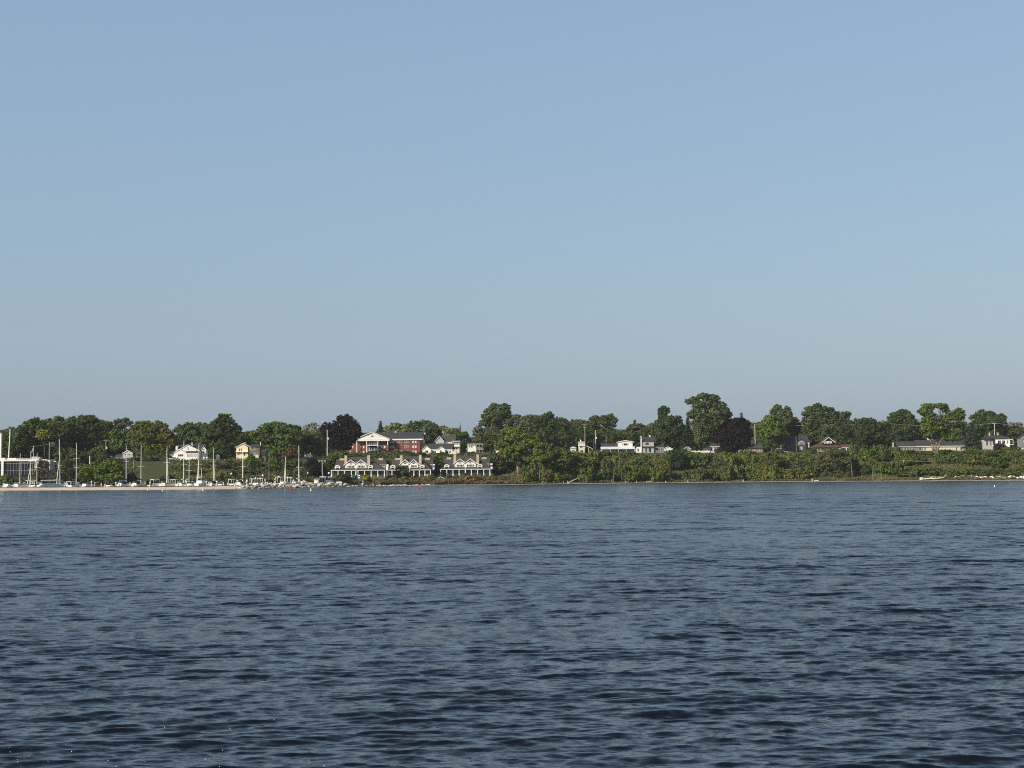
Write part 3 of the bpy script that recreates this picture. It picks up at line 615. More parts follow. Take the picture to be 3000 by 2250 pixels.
h = House('red_cottage', 'tiny red cottage with white double gables peeping out left of the leaning-trunk tree', 1463, 1326, 100, 0)
h.wall(BRICK, (-12, 2, 0, 20, -8, 9, 17), (2.2, 13, 2, 20, -8, 9, 15)); h.roofy(ROOFB, -12, 2, 0, 20, 9, 17, 1.5, .8); h.roofy(ROOFB, 2.4, 13, 2, 20, 9, 15, 1.2, .8)
h.put(h.mb().box(-10, 14, -3, -.2, -2, 5), 'porch', WHITE); h.win(-5, 8.5, 3, 4); h.win(8, 8, 3, 4, 1.9)

# --- three grey shingle-style waterfront houses
def townhouse(px, row, t, yaw, label, xl, xr, gap, bush=False):
    h = House('waterfront_house', label, px, row, t, yaw, group='matching waterfront houses with twin gables')
    g = gap/2; c0, c1 = -g, g; gw = gap*.62
    h.put(h.mb().box(xl-2, xr+2, -1, 12, -6, .4), 'porch_floor', BROWN)
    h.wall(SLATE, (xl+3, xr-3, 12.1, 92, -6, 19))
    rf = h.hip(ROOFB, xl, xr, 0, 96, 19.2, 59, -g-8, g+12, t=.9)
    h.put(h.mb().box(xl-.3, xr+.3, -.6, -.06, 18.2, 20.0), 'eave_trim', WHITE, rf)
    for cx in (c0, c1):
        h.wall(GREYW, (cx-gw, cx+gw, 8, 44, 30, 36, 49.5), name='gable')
        r2 = h.roofy(ROOFB, cx-gw-.2, cx+gw+.2, 7.9, 46, 36, 49.7, 2.6, 1.0, tw=2.2)
        # white arched window surround set into the gable
        mb = h.mb().prism([(cx-gw*.7, 34)] + [(cx+gw*.7*math.cos(a), 36+4.2*math.sin(a)) for a in [math.pi-i*math.pi/8 for i in range(9)]] + [(cx+gw*.7, 34)], 7.2, 7.9); h.put(mb, 'arch', WHITE)
        h.put(h.mb().prism([(cx+4.2*math.cos(a), 36.6+2.7*math.sin(a)) for a in [math.pi-i*math.pi/6 for i in range(7)]], 6.9, 7.15), 'arch_pane', GLASS)
    h.wall(WHITE, (-g-gw*.85, g+gw*.85, 6.5, 14, 25.6, 34), name='window_band')
    for cx in (c0, c1):
        for dx in (-8.4, -4.2, 0, 4.2, 8.4): h.win(cx+dx*gap/30, 30, 2.9*gap/30, 6, 6.4, tw=.3, mull=False)
    for cx in (xl+.27*(c0-gw-xl)+9, c1+gw+9):
        mb = h.mb().prism([(cx-8.6, 27)] + [(cx+8.6*math.cos(a), 27+7.2*math.sin(a)) for a in [math.pi-i*math.pi/8 for i in range(9)]], 3.4, 30).box(cx-6.4, cx+6.4, 3.6, 20, 19.5, 27.0)
        d = h.put(mb, 'dormer', WHITE)
        h.put(h.mb().box(cx-4.6, cx+4.6, 3.1, 3.35, 22.5, 26), 'pane', GLASS, d); h.put(h.mb().prism([(cx+4.4*math.cos(a), 28.6+2.4*math.sin(a)) for a in [math.pi-i*math.pi/6 for i in range(7)]], 3.0, 3.3), 'pane', GLASS, d)
    for cx, y in ((c0-gw*.85, 20), (c1+gw*1.15, 20)): h.chim(STONE, cx, y, 7.6, 34, 63)
    n = 9
    for i in range(n):
        x = xl+2+(xr-xl-4)*i/(n-1); mb = h.mb().box(x-1.7, x+1.7, -.2, 3, .5, 7).box(x-1.05, x+1.05, .1, 2.7, 7, 17.5); h.put(mb, 'porch_column', WHITE)
    for i in range(n-1):
        x = xl+2+(xr-xl-4)*(i+.5)/(n-1)
        h.win(x-2.4, 8.5, 3.0, 13, 12, mull=False, tw=.45, trim=GREYW)
        if i % 2: h.win(x+3.4, 9, 2.4, 12, 12, mull=False, tw=.45)
    # rear wings with white end gables
    for x0, x1 in ((xl+8, xl+38), (xr-34, xr-6)):
        h.wallx(PALEG, x0, x1, 70, 118, -6, 35, 50); h.roofx(ROOFB, x0, x1, 70, 118, 36, 52, 2.4); h.put(h.mb().prismx([(71, 20), (117, 20), (117, 34), (94, 50), (71, 34)], x1+.1, x1+1.0), 'end_gable', WHITE)
        h.put(h.mb().box((x0+x1)/2-7, (x0+x1)/2+7, 88, 100, 46, 55), 'roof_vent', STONE)
    h.put(h.mb().prismx([(30, 18), (64, 18), (64, 36)], xr-1, xr+5), 'side_gable', WHITE)
    h.put(h.mb().tube((0.6, -2.5, -4), (.6, -2.5, 30), .35), 'flagpole', ALU)
    mb = h.mb().prism([(.9, 29), (1.9, 29), (2.6, 22), (.9, 21)], -3.2, -2.9).prism([(-2.4, 0), (1.8, 0), (2.4, 16), (-.2, 16)], -3.3, -2.9); h.put(mb, 'furled_awning', WHITE)
    return h
townhouse(1042, 1397, 27, 0, 'grey twin-gabled waterfront house directly below the columned brick portico, behind the gazebo', -73, 86, 30)
townhouse(1199, 1396, 29, -3, 'grey twin-gabled waterfront house whose porch is half hidden by a dark bush', -69, 64, 25)
townhouse(1363, 1394, 29, 0, 'grey twin-gabled waterfront house nearest the dark tree shadow and the leaning-trunk tree', -74, 74, 30)

# --- houses along the bluff
h = House('cream_house', 'pale cream house with a sloping porch roof right of the dark spreading tree', 1706, 1326, 82, 0)
h.wall(CREAM, (-34, -18, 4, 24, -8, 13)); h.wall(CREAM, (-10, 7, 0, 26, -8, 30)); h.put(h.mb().box(-12, 8, -3, 0-.1, 20, 24).box(-12, 8, -3, -.1, 26.6, 28), 'balcony', WHITE)
h.put(h.mb().box(-12, 8, -2, 28, 30.1, 32), 'roof', ROOFW); h.put(h.mb().prism([(7.2, 21), (30, 10.5), (30, 12), (7.2, 23)], 0, 26), 'porch_roof', ROOFW)
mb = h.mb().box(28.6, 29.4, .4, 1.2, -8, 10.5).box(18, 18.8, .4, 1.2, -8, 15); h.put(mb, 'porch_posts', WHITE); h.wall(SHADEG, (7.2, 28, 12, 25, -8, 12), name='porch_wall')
h.hip(ROOFW, -36, -16, 2, 26, 13.1, 18, -28, -24); h.chim(WHITE, -4, 12, 3, 31, 38)
h.win(-3, 16, 6, 4, -.05); h.win(-2, 4, 8, 6, -.05); h.win(-26, 6, 6, 5, 3.9)
h = House('white_ranch_house', 'white ranch house with a long pale porch roof and a low upper gable', 1812, 1333, 76, 0)
h.wall(GREYW, (-50, 46, 6, 50, -8, 16)); h.put(h.mb().add([(-52, -4, 17), (48, -4, 17), (48, 6, 23.5), (-52, 6, 23.5), (-52, -4, 18), (48, -4, 18), (48, 6, 24.5), (-52, 6, 24.5)], [(0, 3, 2, 1), (4, 5, 6, 7), (0, 1, 5, 4), (1, 2, 6, 5), (2, 3, 7, 6), (3, 0, 4, 7)]), 'porch_roof', ROOFW)
h.wall(WHITE, (0, 42, 6.2, 40, 16.2, 38, 42)); h.roofy(ROOFW, 0, 42, 6.2, 40, 38, 42.3, 3.5, 1.0); h.roofx(ROOFG, -48, -.5, 8, 50, 22, 33, 1, trim=None)
h.win(21, 31, 9, 6, 6.1, trim=CREAM); h.put(h.mb().box(12.5, 14.4, 5.8, 6.1, 27.5, 34.5), 'shutter', BROWN); h.put(h.mb().box(27.5, 29.4, 5.8, 6.1, 27.5, 34.5), 'shutter', BROWN)
for x in (-32, -14, 14, 26): h.win(x, 8, 5, 8, 5.9, mull=False)
mb = h.mb()
for x in (-50, -24, 0, 22, 46): mb.box(x, x+.9, -3, -2.1, -6, 17)
h.put(mb, 'porch_posts', WHITE); h.put(h.mb().box(-24, 24, -10, 5.8, -2.5, -1).box(-24, 24, -10, -9.3, 1.8, 3), 'deck', PALEG); h.put(h.mb().box(28, 50, -8, -7, -3, 6), 'deck_wall', WHITE); h.put(h.mb().box(-62, -46, -6, -5, -4, 6).prism([(-64, 6), (-54, -2), (-54, 2), (-64, 11)], -6.2, -5.4), 'fence', WHITE)
h = House('two_storey_house', 'pale grey two-storey house with white chimney beside the white ranch house', 1896, 1327, 84, 0)
h.wall(PALEG, (-16, 20, 0, 40, -8, 34)); h.roofx(ROOFG, -16, 24, 0, 40, 34, 46, 2, trim=None); h.wall(WHITE, (-31, -16.2, 3, 36, -8, 18)); h.put(h.mb().prism([(-36, 17), (-16.2, 32), (-16.2, 34), (-36, 19)], 1, 38), 'wing_roof', ROOFG)
h.put(h.mb().box(-19, -16, -3, -.1, -8, 40).box(-18.6, -16.4, -2.8, -.3, 40, 50), 'chimney', WHITE); h.put(h.mb().box(-15.5, 24, -5, -.1, 17.5, 19), 'porch_roof', ROOFG)
h.wall(GREYW, (20.2, 50, 4, 36, -8, 18)); h.roofx(ROOFG, 20.5, 50, 4, 36, 18, 26, 1, trim=None); h.chim(WHITE, 10, 22, 4, 44, 52)
h.win(0, 27, 10, 7); h.win(-3, 8, 5, 11); h.win(8, 8, 8, 11); h.win(29, 10, 10, 8, 3.9); h.win(42, 10, 5, 8, 3.9); h.win(-26, 9, 4, 8, 2.9)
h = House('grey_garage', 'small grey garage with white rake board under the dark trees left of the tall cottonwood', 2013, 1328, 78, 12, 'garage')
h.wall(PALEG, (-8, 11, 0, 24, -8, 14, 19)); h.roofy(ROOFG, -8, 11, 0, 24, 14, 19, 1.8, .9); h.put(h.mb().box(-4, 7, -.4, -.05, -4, 9), 'garage_door', PALEG)
h = House('white_cottage', 'tiny white cottage glimpsed below the dark spruce tree', 1957, 1326, 92, 0)
h.wall(WHITE, (-14, 14, 0, 20, -8, 11, 17)); h.roofy(ROOFG, -14, 14, 0, 20, 11, 17, 1.5, .8); h.win(-5, 6, 3, 5); h.win(4, 6, 3, 5)
h = House('white_fence', 'short white board fence behind the trunk of the tall cottonwood', 2046, 1325, 70, 0, 'fence')
mb = h.mb()
for i in range(13): mb.box(-20+i*4.2, -16.2+i*4.2, 0, .5, -4, 4.5+random.uniform(-.8, .8))
h.put(mb, 'boards', WHITE); h.put(h.mb().box(-20, 34, .6, 1.2, 1.5, 2.5), 'rail', WHITE)
h = House('white_dormer_house', 'mostly hidden white house behind the cottonwood trunk and the purple tree', 2085, 1326, 110, 0)
h.wall(WHITE, (-8, 22, 0, 24, -8, 19)); h.roofx(ROOFG, -8, 22, 0, 24, 19, 27, 2); h.win(0, 11, 4, 8); h.win(10, 12, 4, 6); h.win(17, 6, 4, 6)
h = House('brown_bungalow', 'low dark brown bungalow with white chimney between the purple tree and the bright green tree', 2208, 1321, 76, 0)
h.wall(TAN, (-28, 28, 4, 40, -8, 8)); h.hip(ROOFB, -33, 30, 0, 44, 8.1, 21, -14, 12); h.chim(WHITE, -3, 24, 8, 18, 31); h.wall(SLATE, (10, 30, 20, 44, 8, 18, 27)); h.roofy(ROOFG, 10, 30, 20, 44, 18, 27, 1.2, .8, trim=None)
for x in (-18, -6, 6, 20): h.win(x, 3, 4, 6, 3.9)
h = House('slate_blue_house', 'dark slate-blue house with one big arched window and charcoal roof', 2338, 1314, 84, 6)
h.wall(SLATE, (-30, 30, 0, 48, -10, 20)); h.roofx(ROOFG, -31, 33, 0, 48, 20, 37, 2, trim=None); h.wall(SLATE, (-6, 22, -8, 20, -10, 18, 30)); h.roofy(ROOFG, -6, 22, -8, 24, 18, 30, 3, 1.1, trim=None)
h.put(h.mb().prism([(-1, 11)] + [(8+9.4*math.cos(a), 16+6.5*math.sin(a)) for a in [math.pi-i*math.pi/8 for i in range(9)]] + [(17.4, 11)], -8.5, -8.05), 'arched_window', PALEG); h.put(h.mb().box(2, 14, -8.8, -8.55, 11.5, 18.5), 'pane', GREYW)
h.put(h.mb().box(2, 12, -9, -8.1, -4, 5), 'garden_door', PALEG); h.put(h.mb().box(26, 34, -3, -.1, 14, 17).box(30, 33, -3, -.1, 2, 14).box(27, 30, -3, -.1, 7, 9), 'side_porch', WHITE)
h = House('brown_roofed_bungalow', 'tan bungalow with reddish-brown roof, white-trimmed dormer and a glassy end room', 2430, 1321, 74, 4)
h.wall(TAN, (-42, 36, 2, 50, -10, 10)); h.hip(ROOFR, -48, 38, -2, 54, 10.2, 27, -14, 10); h.wall(DARK, (-16, 16, 8, 36, 16, 27, 40)); h.roofy(ROOFR, -16, 16, 8, 36, 27, 40, 4, .9, tw=2.0)
h.put(h.mb().box(-14, 9, 7, 7.8, 22, 28), 'dormer_window', WHITE); h.win(-8, 25, 4, 3, 6.9); h.win(2, 25, 4, 3, 6.9)
h.put(h.mb().box(10, 36, 1.2, 1.9, -2, 8), 'sun_room', PALEG); h.wall(BRICK, (20, 27, 20, 28, 20, 34), name='chimney')
h.wall(WHITE, (42, 68, 6, 34, -10, 10), name='end_room'); h.roofx(ROOFR, 40, 69, 6, 34, 10, 18, 1.2)
for x in (46, 58): h.win(x, 3.5, 8, 9, 5.9, glass=SHADEG)
h.win(-30, 4, 7, 6, 1.9); h.win(17, 3, 9, 5, 1.0, glass=GREYW); h.win(30, 3, 7, 5, 1.0, glass=GREYW)
h = House('garden_chair_shed', 'little white louvred box on the bluff edge left of the slate-blue house', 2284, 1326, 58, 0, 'shed')
h.wall(WHITE, (-6, 6, 0, 10, -4, 12)); h.put(h.mb().box(-7, 7, -1, 11, 12.1, 13), 'roof', PALEG); mb = h.mb()
for i in range(6): mb.box(-4.6, 4.6, -.5, -.1, i*1.9-1, i*1.9)
h.put(mb, 'louvres', PALEG)
h = House('garden_table', 'small white garden table right of the white louvred box', 2301, 1326, 58, 0, 'table')
h.put(h.mb().box(-3, 8, 0, 5, 2.4, 3.2), 'table_top', WHITE)
for x, y in ((-2.5, .5), (7, .5), (-2.5, 4.2), (7, 4.2)): h.put(h.mb().box(x, x+.6, y, y+.6, -4, 2.4), 'leg', WHITE)
h = House('long_ranch_house', 'long low white ranch house with charcoal roof behind the twin-trunk tree', 2730, 1322, 70, 0)
h.wall(GREYW, (-92, -40, 8, 50, -10, 14)); h.wall(CREAM, (-26, 100, 0, 46, -10, 15)); h.wall(GREYW, (-39.8, -26.2, 0, 46, -10, 15)); h.roofx(ROOFG, -98, -46, 8, 50, 15, 29, 2); h.roofx(ROOFG, -44, 102, 0, 46, 16, 32, 2.5, tw=2); h.roofx(ROOFW, 0, 16, 40, 60, 33, 40, .5, trim=None)
for x in (-84, -76, -68, -60, -52): h.win(x, 6, 5, 8, 7.9)
for x, w in ((-34, 6), (-20, 4), (14, 5), (72, 4), (86, 5)): h.win(x, 7, w, 8, -.05)
h.chim(PALEG, -105, 30, 4, 10, 27)
h = House('blue_shadowed_house', 'white house with dark hip roof, corner deck and small chimneys near the right edge', 2924, 1312, 72, -8)
h.wall(WHITE, (-8, 34, 0, 44, -10, 27)); h.wall(PALEG, (-40, -8.2, 6, 44, -10, 27)); h.hip(ROOFG, -44, 38, -4, 50, 27.2, 38, -22, 12); h.chim(STONE, -20, 20, 4, 34, 45); h.chim(STONE, 4, 24, 4, 34, 45)
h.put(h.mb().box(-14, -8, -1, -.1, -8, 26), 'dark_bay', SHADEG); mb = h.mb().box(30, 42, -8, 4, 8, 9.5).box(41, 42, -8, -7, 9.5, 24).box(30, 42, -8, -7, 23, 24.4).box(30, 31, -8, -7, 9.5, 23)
h.put(mb, 'corner_deck', WHITE); h.put(h.mb().prism([(-16, 5), (0, 3), (0, 4.5), (-16, 7.5)], -8, -1), 'porch_roof', WHITE)
for x, w in ((4, 8), (16, 8), (27, 4)): h.win(x, 17, w, 9, -.05)
for x in (-30, -20): h.win(x, 14, 5, 14, 5.9)
h = House('railed_deck', 'white railed deck over a brown timber wall at the right edge', 2990, 1338, 50, 0, 'deck')
h.put(h.mb().box(-17, 60, 0, 30, -4, 12), 'deck_wall', BROWN); h.put(h.mb().box(-18, 62, -1, 31, 12.1, 14).box(-18, 62, -1, 0, -6, -3), 'deck_edge', WHITE); mb = h.mb().box(-26, 62, 4, 4.8, 24, 25.4)
for i in range(30): mb.box(-26+i*3, -24.9+i*3, 4, 4.7, 14, 24)
h.put(mb, 'railing', WHITE)
for x in (-10, 0, 10): h.put(h.mb().box(x-2, x+2, 8, 8.8, 15, 20), 'deck_chair', WHITE)
h = House('shingled_house', 'grey shingled gable cut off by the right edge above the railed deck', 3010, 1318, 86, 0)
h.wall(GREYW, (-16, 40, 0, 40, -10, 34, 52)); h.roofy(ROOFG, -16, 40, 0, 40, 34, 52, 1.5, 1.2); h.win(-8, 24, 4, 7); h.win(12, 30, 5, 7)
# ------------------------------------------------------------------ marina
def hull_mb(L, Bm, fb, mb=None, stern=.72, x0=0):
    mb = mb or MB(); n = 12; rings = []
    for i in range(n+1):
        f = i/n; x = -L/2+L*f                          # stern at -x, bow at +x
        hb = Bm/2*(stern+(1-stern)*min(1, f*2.4))*(1-max(0, (f-.45)/.55)**2.1) + .02; sh = fb*(1+.32*max(0, f-.3)**1.6)
        rings.append([(x, -hb, sh), (x-.12*f, -hb*.9, sh*.4), (x-.35*f, -hb*.55, -.35), (x-.4*f, 0, -.5), (x-.35*f, hb*.55, -.35), (x-.12*f, hb*.9, sh*.4), (x, hb, sh)])
    vs = [p for r in rings for p in r]; fs = []
    for i in range(n):
        for j in range(6): a = i*7+j; fs.append((a, a+1, a+8, a+7))
        a = i*7; fs.append((a, a+7, a+13, a+6))
    fs.append(tuple(range(6, -1, -1))); mb.add(vs, fs); return mb
def boat_at(px, t): Y = YS(px)+t; c = W(px, 1430, Y); c.z = 0; return c, Y
def sailboat(label, x0, x1, mast, top, t, boom=0, cover=None, L=9.5, spread=(.55,), stay=None, fb=1.25, canvas=None, toward=1, r=.09):
    """hull columns x0..x1, mast foot column, mast head (column,row); boom and forestay as seen"""
    px = (x0+x1)/2; c, Y = boat_at(px, t); s = Y/F; wd = (x1-x0)*s
    ca = max(.05, min(1, (wd-1.2)/L)); yaw = math.acos(ca)*toward
    if toward < 0: yaw = math.pi - abs(yaw)
    root = thing('sailboat', label, 'sailboat', c, yaw, 'sailboats moored in the marina'); fb += .35; r *= 1.12
    hl = hull_mb(L, 3.0, fb).build('hull', GEL, root); MB().box(-L*.42, L*.30, -.62, .62, fb*.98, fb+.42).build('cabin', GEL, root)
    inv = Matrix.Rotation(-yaw, 3, 'Z')
    def loc(cx, cy, row, off=0): return inv @ (W(cx, row, Y+off)-c)
    MB().box(-L*.36, L*.24, -.635, -.622, fb+.12, fb+.30).box(-L*.36, L*.24, .622, .635, fb+.12, fb+.30).build('cabin_window', GLASS, root)
    # mast stands on the hull's centre line at the seen column
    m0 = loc(mast, 0, 1424); k = m0.x*0; xb = max(-L*.3, min(L*.3, (W(mast, 1424, Y).x-c.x)/max(ca, .25))); foot = Vector((xb*(1 if toward > 0 else -1), 0, fb))
    wf = root.location + (Matrix.Rotation(yaw, 3, 'Z') @ foot); hd = W(top[0], top[1], wf.y); dx = (top[0]-mast)*s
    H = hd.z; rake = (inv @ Vector((dx, 0, 0))).x; head = Vector((foot.x+rake, 0, H))
    mm = MB().tube(tuple(foot), tuple(head), r, r*.72, 8)
    for q in spread:
        p = foot.lerp(head, q); wdt = 1.15
        mm.tube((p.x, -wdt, p.z+.05), (p.x, wdt, p.z+.05), .035, .03, 5); 
        mm.tube((p.x+.1*wdt, -wdt*ca*.2, p.z), (p.x+.25, wdt*.2, p.z), .03, .03, 5)
    mm.tube(tuple(head), (head.x, 0, H+.55), .03, .015, 5); mm.build('mast', ALU, root)
    if boom:
        e = foot+Vector((-boom, 0, 1.35)); MB().tube(tuple(foot+Vector((0, 0, 1.3))), tuple(e), .09, .08, 8).build('boom', ALU, root)
        MB().tube(tuple(foot+Vector((0, 0, 1.55))), tuple(e+Vector((.3, 0, .12))), .2, .12, 8).build('sail_cover', cover or GEL, root)
    if stay:
        b = inv @ (W(stay[0], 1421, Y)-c); bow = Vector((max(-L*.49, min(L*.49, b.x)), 0 if abs(b.x) < L*.5 else 0, fb*1.2)); tp = foot.lerp(head, stay[1])
        MB().path([tuple(bow), tuple(bow.lerp(tp, .5)), tuple(tp)], [.11, .10, .05], 7).build('furled_jib', GEL, root)
    if canvas: MB().prismx([(-.8, fb+.1), (-.8, fb+.6), (-.4, fb+.95), (.4, fb+.95), (.8, fb+.6), (.8, fb+.1)], -L*.36, -L*.16).build('canvas_cover', canvas, root)
    mb = MB()
    for sx in (.47, -.47):
        for sy in (-.35, .35): mb.tube((L*sx*.97, sy*(1 if sx < 0 else .5), fb), (L*sx*.99, sy, fb+.75), .03, .03, 5)
    mb.tube((L*.46, -.35, fb+.75), (L*.47, .35, fb+.75), .03).tube((-L*.465, -.35, fb+.75), (-L*.465, .35, fb+.75), .03); mb.build('pulpit_rails', ALU, root)
    return root
def motorboat(label, x0, x1, t, fb=1.0, cab=1.2, hard=None, canvas=DARK, L=None, yaw=None, group='motor boats moored in the marina', arch=False, cx=0.0):
    px = (x0+x1)/2; c, Y = boat_at(px, t); s = Y/F; wd = (x1-x0)*s; L = L or max(6.0, wd*.98)
    ca = max(.05, min(1, (wd-.8)/L)); yaw = math.acos(ca) if yaw is None else yaw
    fb += .32 if px < 700 else .2
    root = thing('motor_boat', label, 'motor boat', c, yaw, group)
    hull_mb(L, min(2.9, L*.36), fb).build('hull', GEL, root)
    MB().prismx([(-.95, fb*.95), (-.85, fb+cab*.5), (.85, fb+cab*.5), (.95, fb*.95)], -L*.2+cx, L*.26+cx).build('cabin', GEL, root)
    MB().prismx([(-.84, fb+cab*.51), (-.74, fb+cab*.92), (.74, fb+cab*.92), (.84, fb+cab*.51)], -L*.1+cx, L*.15+cx).build('windshield', GLASS, root)
    if hard:
        mb = MB().box(-L*.26+cx, L*.16+cx, -.95, .95, fb+hard, fb+hard+.14)
        for x in (-L*.24+cx, L*.13+cx):
            for y in (-.85, .85): mb.box(x-.04, x+.04, y-.04, y+.04, fb, fb+hard)
        mb.build('hardtop', GEL, root)
    if canvas: MB().prismx([(-.8, fb+.1), (-.7, fb+(hard or cab)*.8), (.7, fb+(hard or cab)*.8), (.8, fb+.1)], -L*.40+cx, -L*.21+cx).build('canvas_cover', canvas, root)
    if arch: MB().tube((-L*.3, -.9, fb), (-L*.34, -.8, fb+2.2), .07).tube((-L*.3, .9, fb), (-L*.34, .8, fb+2.2), .07).tube((-L*.34, -.8, fb+2.2), (-L*.34, .8, fb+2.2), .07).tube((-L*.34, 0, fb+2.2), (-L*.34, 0, fb+3), .05).build('radar_arch', GEL, root)
    mb = MB(); 
    for f in (.1, .28, .44): mb.tube((L*f, -.5*(1-f), fb*1.05), (L*f, -.5*(1-f), fb+.6), .025, n=5)
    mb.tube((L*.1, -.45, fb+.6), (L*.47, -.1, fb+.7), .025, n=5); mb.build('bow_rail', ALU, root); return root

sailboat('white sailboat with a mast tilting right in front of the dark round bush', 50, 66, 58, (66, 1330), 22, L=8, spread=())
sailboat('white sailboat with upright mast and twin spreaders in front of the dark glass front', 57, 94, 84, (82, 1324), 26, spread=(.45, .7), stay=(94, .6), L=8, boom=2.4)
sailboat('white sailboat with bare thin mast in front of the white entrance canopy', 104, 113, 108, (110, 1329), 30, L=8, boom=2)
sailboat('largest white sailboat with very tall raked mast and long white boom', 118, 187, 184, (177, 1288), 20, boom=7.2, L=10, spread=(.42, .68), stay=(175, .62), toward=1, r=.13)
sailboat('sailboat with tall mast and two spreaders rising from a dark covered cockpit', 196, 226, 219, (220, 1300), 30, canvas=DARK, spread=(.42, .63), L=8.5, r=.1)
sailboat('white sailboat with navy-covered cockpit standing right of the bright green trees', 350, 398, 371, (370, 1308), 26, canvas=NAVY, boom=3, cover=NAVY, spread=(.6,), L=8.5)
sailboat('white sailboat with single clean mast against the mown grass slope', 395, 422, 411, (411, 1303), 22, canvas=DARK, L=9, spread=(.45,), boom=2.5, cover=DARK)
sailboat('white sailboat whose mast and rolled jib form a narrow upside-down V', 478, 510, 491, (492, 1314), 22, stay=(483, .98), L=9.5, spread=(.6,), r=.11)
sailboat('tallest sailboat before the white gabled house, with slanted rolled jib', 527, 548, 538, (539, 1294), 24, stay=(530, .8), L=9.5, spread=(.45, .7), boom=2, r=.1)
sailboat('white sailboat with short slanting mast left of the high white cruiser', 546, 572, 556, (557, 1340), 30, L=8, spread=(.5,), boom=2)
sailboat('sailboat with tall mast and rolled sail rising behind the high white cruiser', 566, 590, 581, (580, 1304), 36, stay=(575, .72), L=9.5, spread=(.5,), canvas=DARK, r=.11)
sailboat('white sailboat with low mast right of the high white cruiser', 586, 597, 590, (590, 1374), 44, L=7, spread=())
sailboat('white sailboat with raked mast leaning left before the terrace deck', 615, 648, 628, (621, 1314), 22, stay=(623, .78), L=9.5, spread=(.5,), canvas=DARK, r=.11)
sailboat('white sailboat with thick mast rising in front of the yellow house', 698, 722, 711, (712, 1318), 22, L=9, spread=(.5,), boom=2.4, cover=DARK, canvas=DARK, r=.15)
sailboat('small white sailboat with shorter stout mast right of the columnar tree', 824, 842, 836, (835, 1339), 20, L=7.5, stay=(833, .9), spread=(), r=.12, boom=1.8)
sailboat('white sailboat with tall mast and jib left of the purple shrub', 858, 892, 876, (870, 1306), 20, L=9, stay=(871, .95), spread=(.4,), r=.13, boom=2)
motorboat('low white runabout at the left frame edge', -16, 11, 24, .8, .8, canvas=None)
motorboat('white cruiser with square white stern near the left frame edge', 20, 38, 18, 1.0, .9, canvas=GEL, L=6.5)
motorboat('white runabout with pale hardtop beside the boat with the long white boom', 92, 106, 24, .8, .9, 1.7, canvas=None, L=6)
motorboat('small white motor boat with open frame canopy right of the largest sailboat', 196, 224, 20, .7, .8, 1.5, canvas=None, L=6.4)
motorboat('white motor boat with pale windshield below the left bright green tree', 246, 272, 22, .8, 1.0, canvas=GEL, L=6)
motorboat('tiny white boat between pilings under the right bright green tree', 312, 324, 20, .7, .8, canvas=None, L=5.5)
motorboat('white cruiser with dark canvas and white hardtop before the grass slope', 436, 476, 20, 1.0, 1.3, 1.7, canvas=DARK, L=5.4)
motorboat('white runabout with flat pale top beside the narrow V mast', 504, 516, 26, .9, 1.0, 1.7, canvas=None, L=6)
motorboat('high white cruiser seen from astern with dark window band and navy canvas top', 577, 600, 19, 1.5, 1.7, 1.9, canvas=None, L=6)
motorboat('white motor boat with low hull between two raked masts', 548, 566, 20, .9, 1.0, canvas=None, L=6.5)
motorboat('white motor boat moored right of the mast that leans left', 638, 652, 20, .8, .9, canvas=None, L=6)
motorboat('white motor boat with flat top at the end of the sand beach', 672, 692, 24, .8, .9, 1.8, canvas=None, L=6)
motorboat('white motor boat under a dark cover in front of the dark canvas shelter', 720, 740, 22, .9, .9, canvas=DARK, L=6.5)
motorboat('white motor boat with hardtop behind the first pale rocks', 736, 752, 26, .9, 1.0, 1.9, canvas=None, L=6)
motorboat('white pointed runabout nosing over the rocks', 744, 760, 19, 1.2, .8, canvas=None, L=6)
motorboat('white motor boat with pale T-shaped top behind the rocks', 758, 776, 23, 1.0, 1.0, 2.0, canvas=None, L=6)
motorboat('white cabin boat with open white canopy frame behind the rocks left of the stout mast', 810, 826, 24, .9, 1.0, 2.4, canvas=None, L=6.2)
motorboat('white motor boat with canopy right of the stout short mast', 840, 854, 26, .9, 1.0, 2.1, canvas=None, L=6)
motorboat('small white dinghy-like motor boat right of the tall V-shaped mast', 886, 897, 18, 1.4, .6, canvas=GEL, L=5.5)
motorboat('little white open boat with canopy before the purple shrub', 925, 938, 18, 1.0, .7, 1.5, canvas=GEL, L=5.5)
motorboat('large white cruiser with radar arch and dark enclosed bridge behind the rocks', 938, 974, 15, 1.2, 1.9, 2.1, canvas=DARK, L=8.5, arch=True)

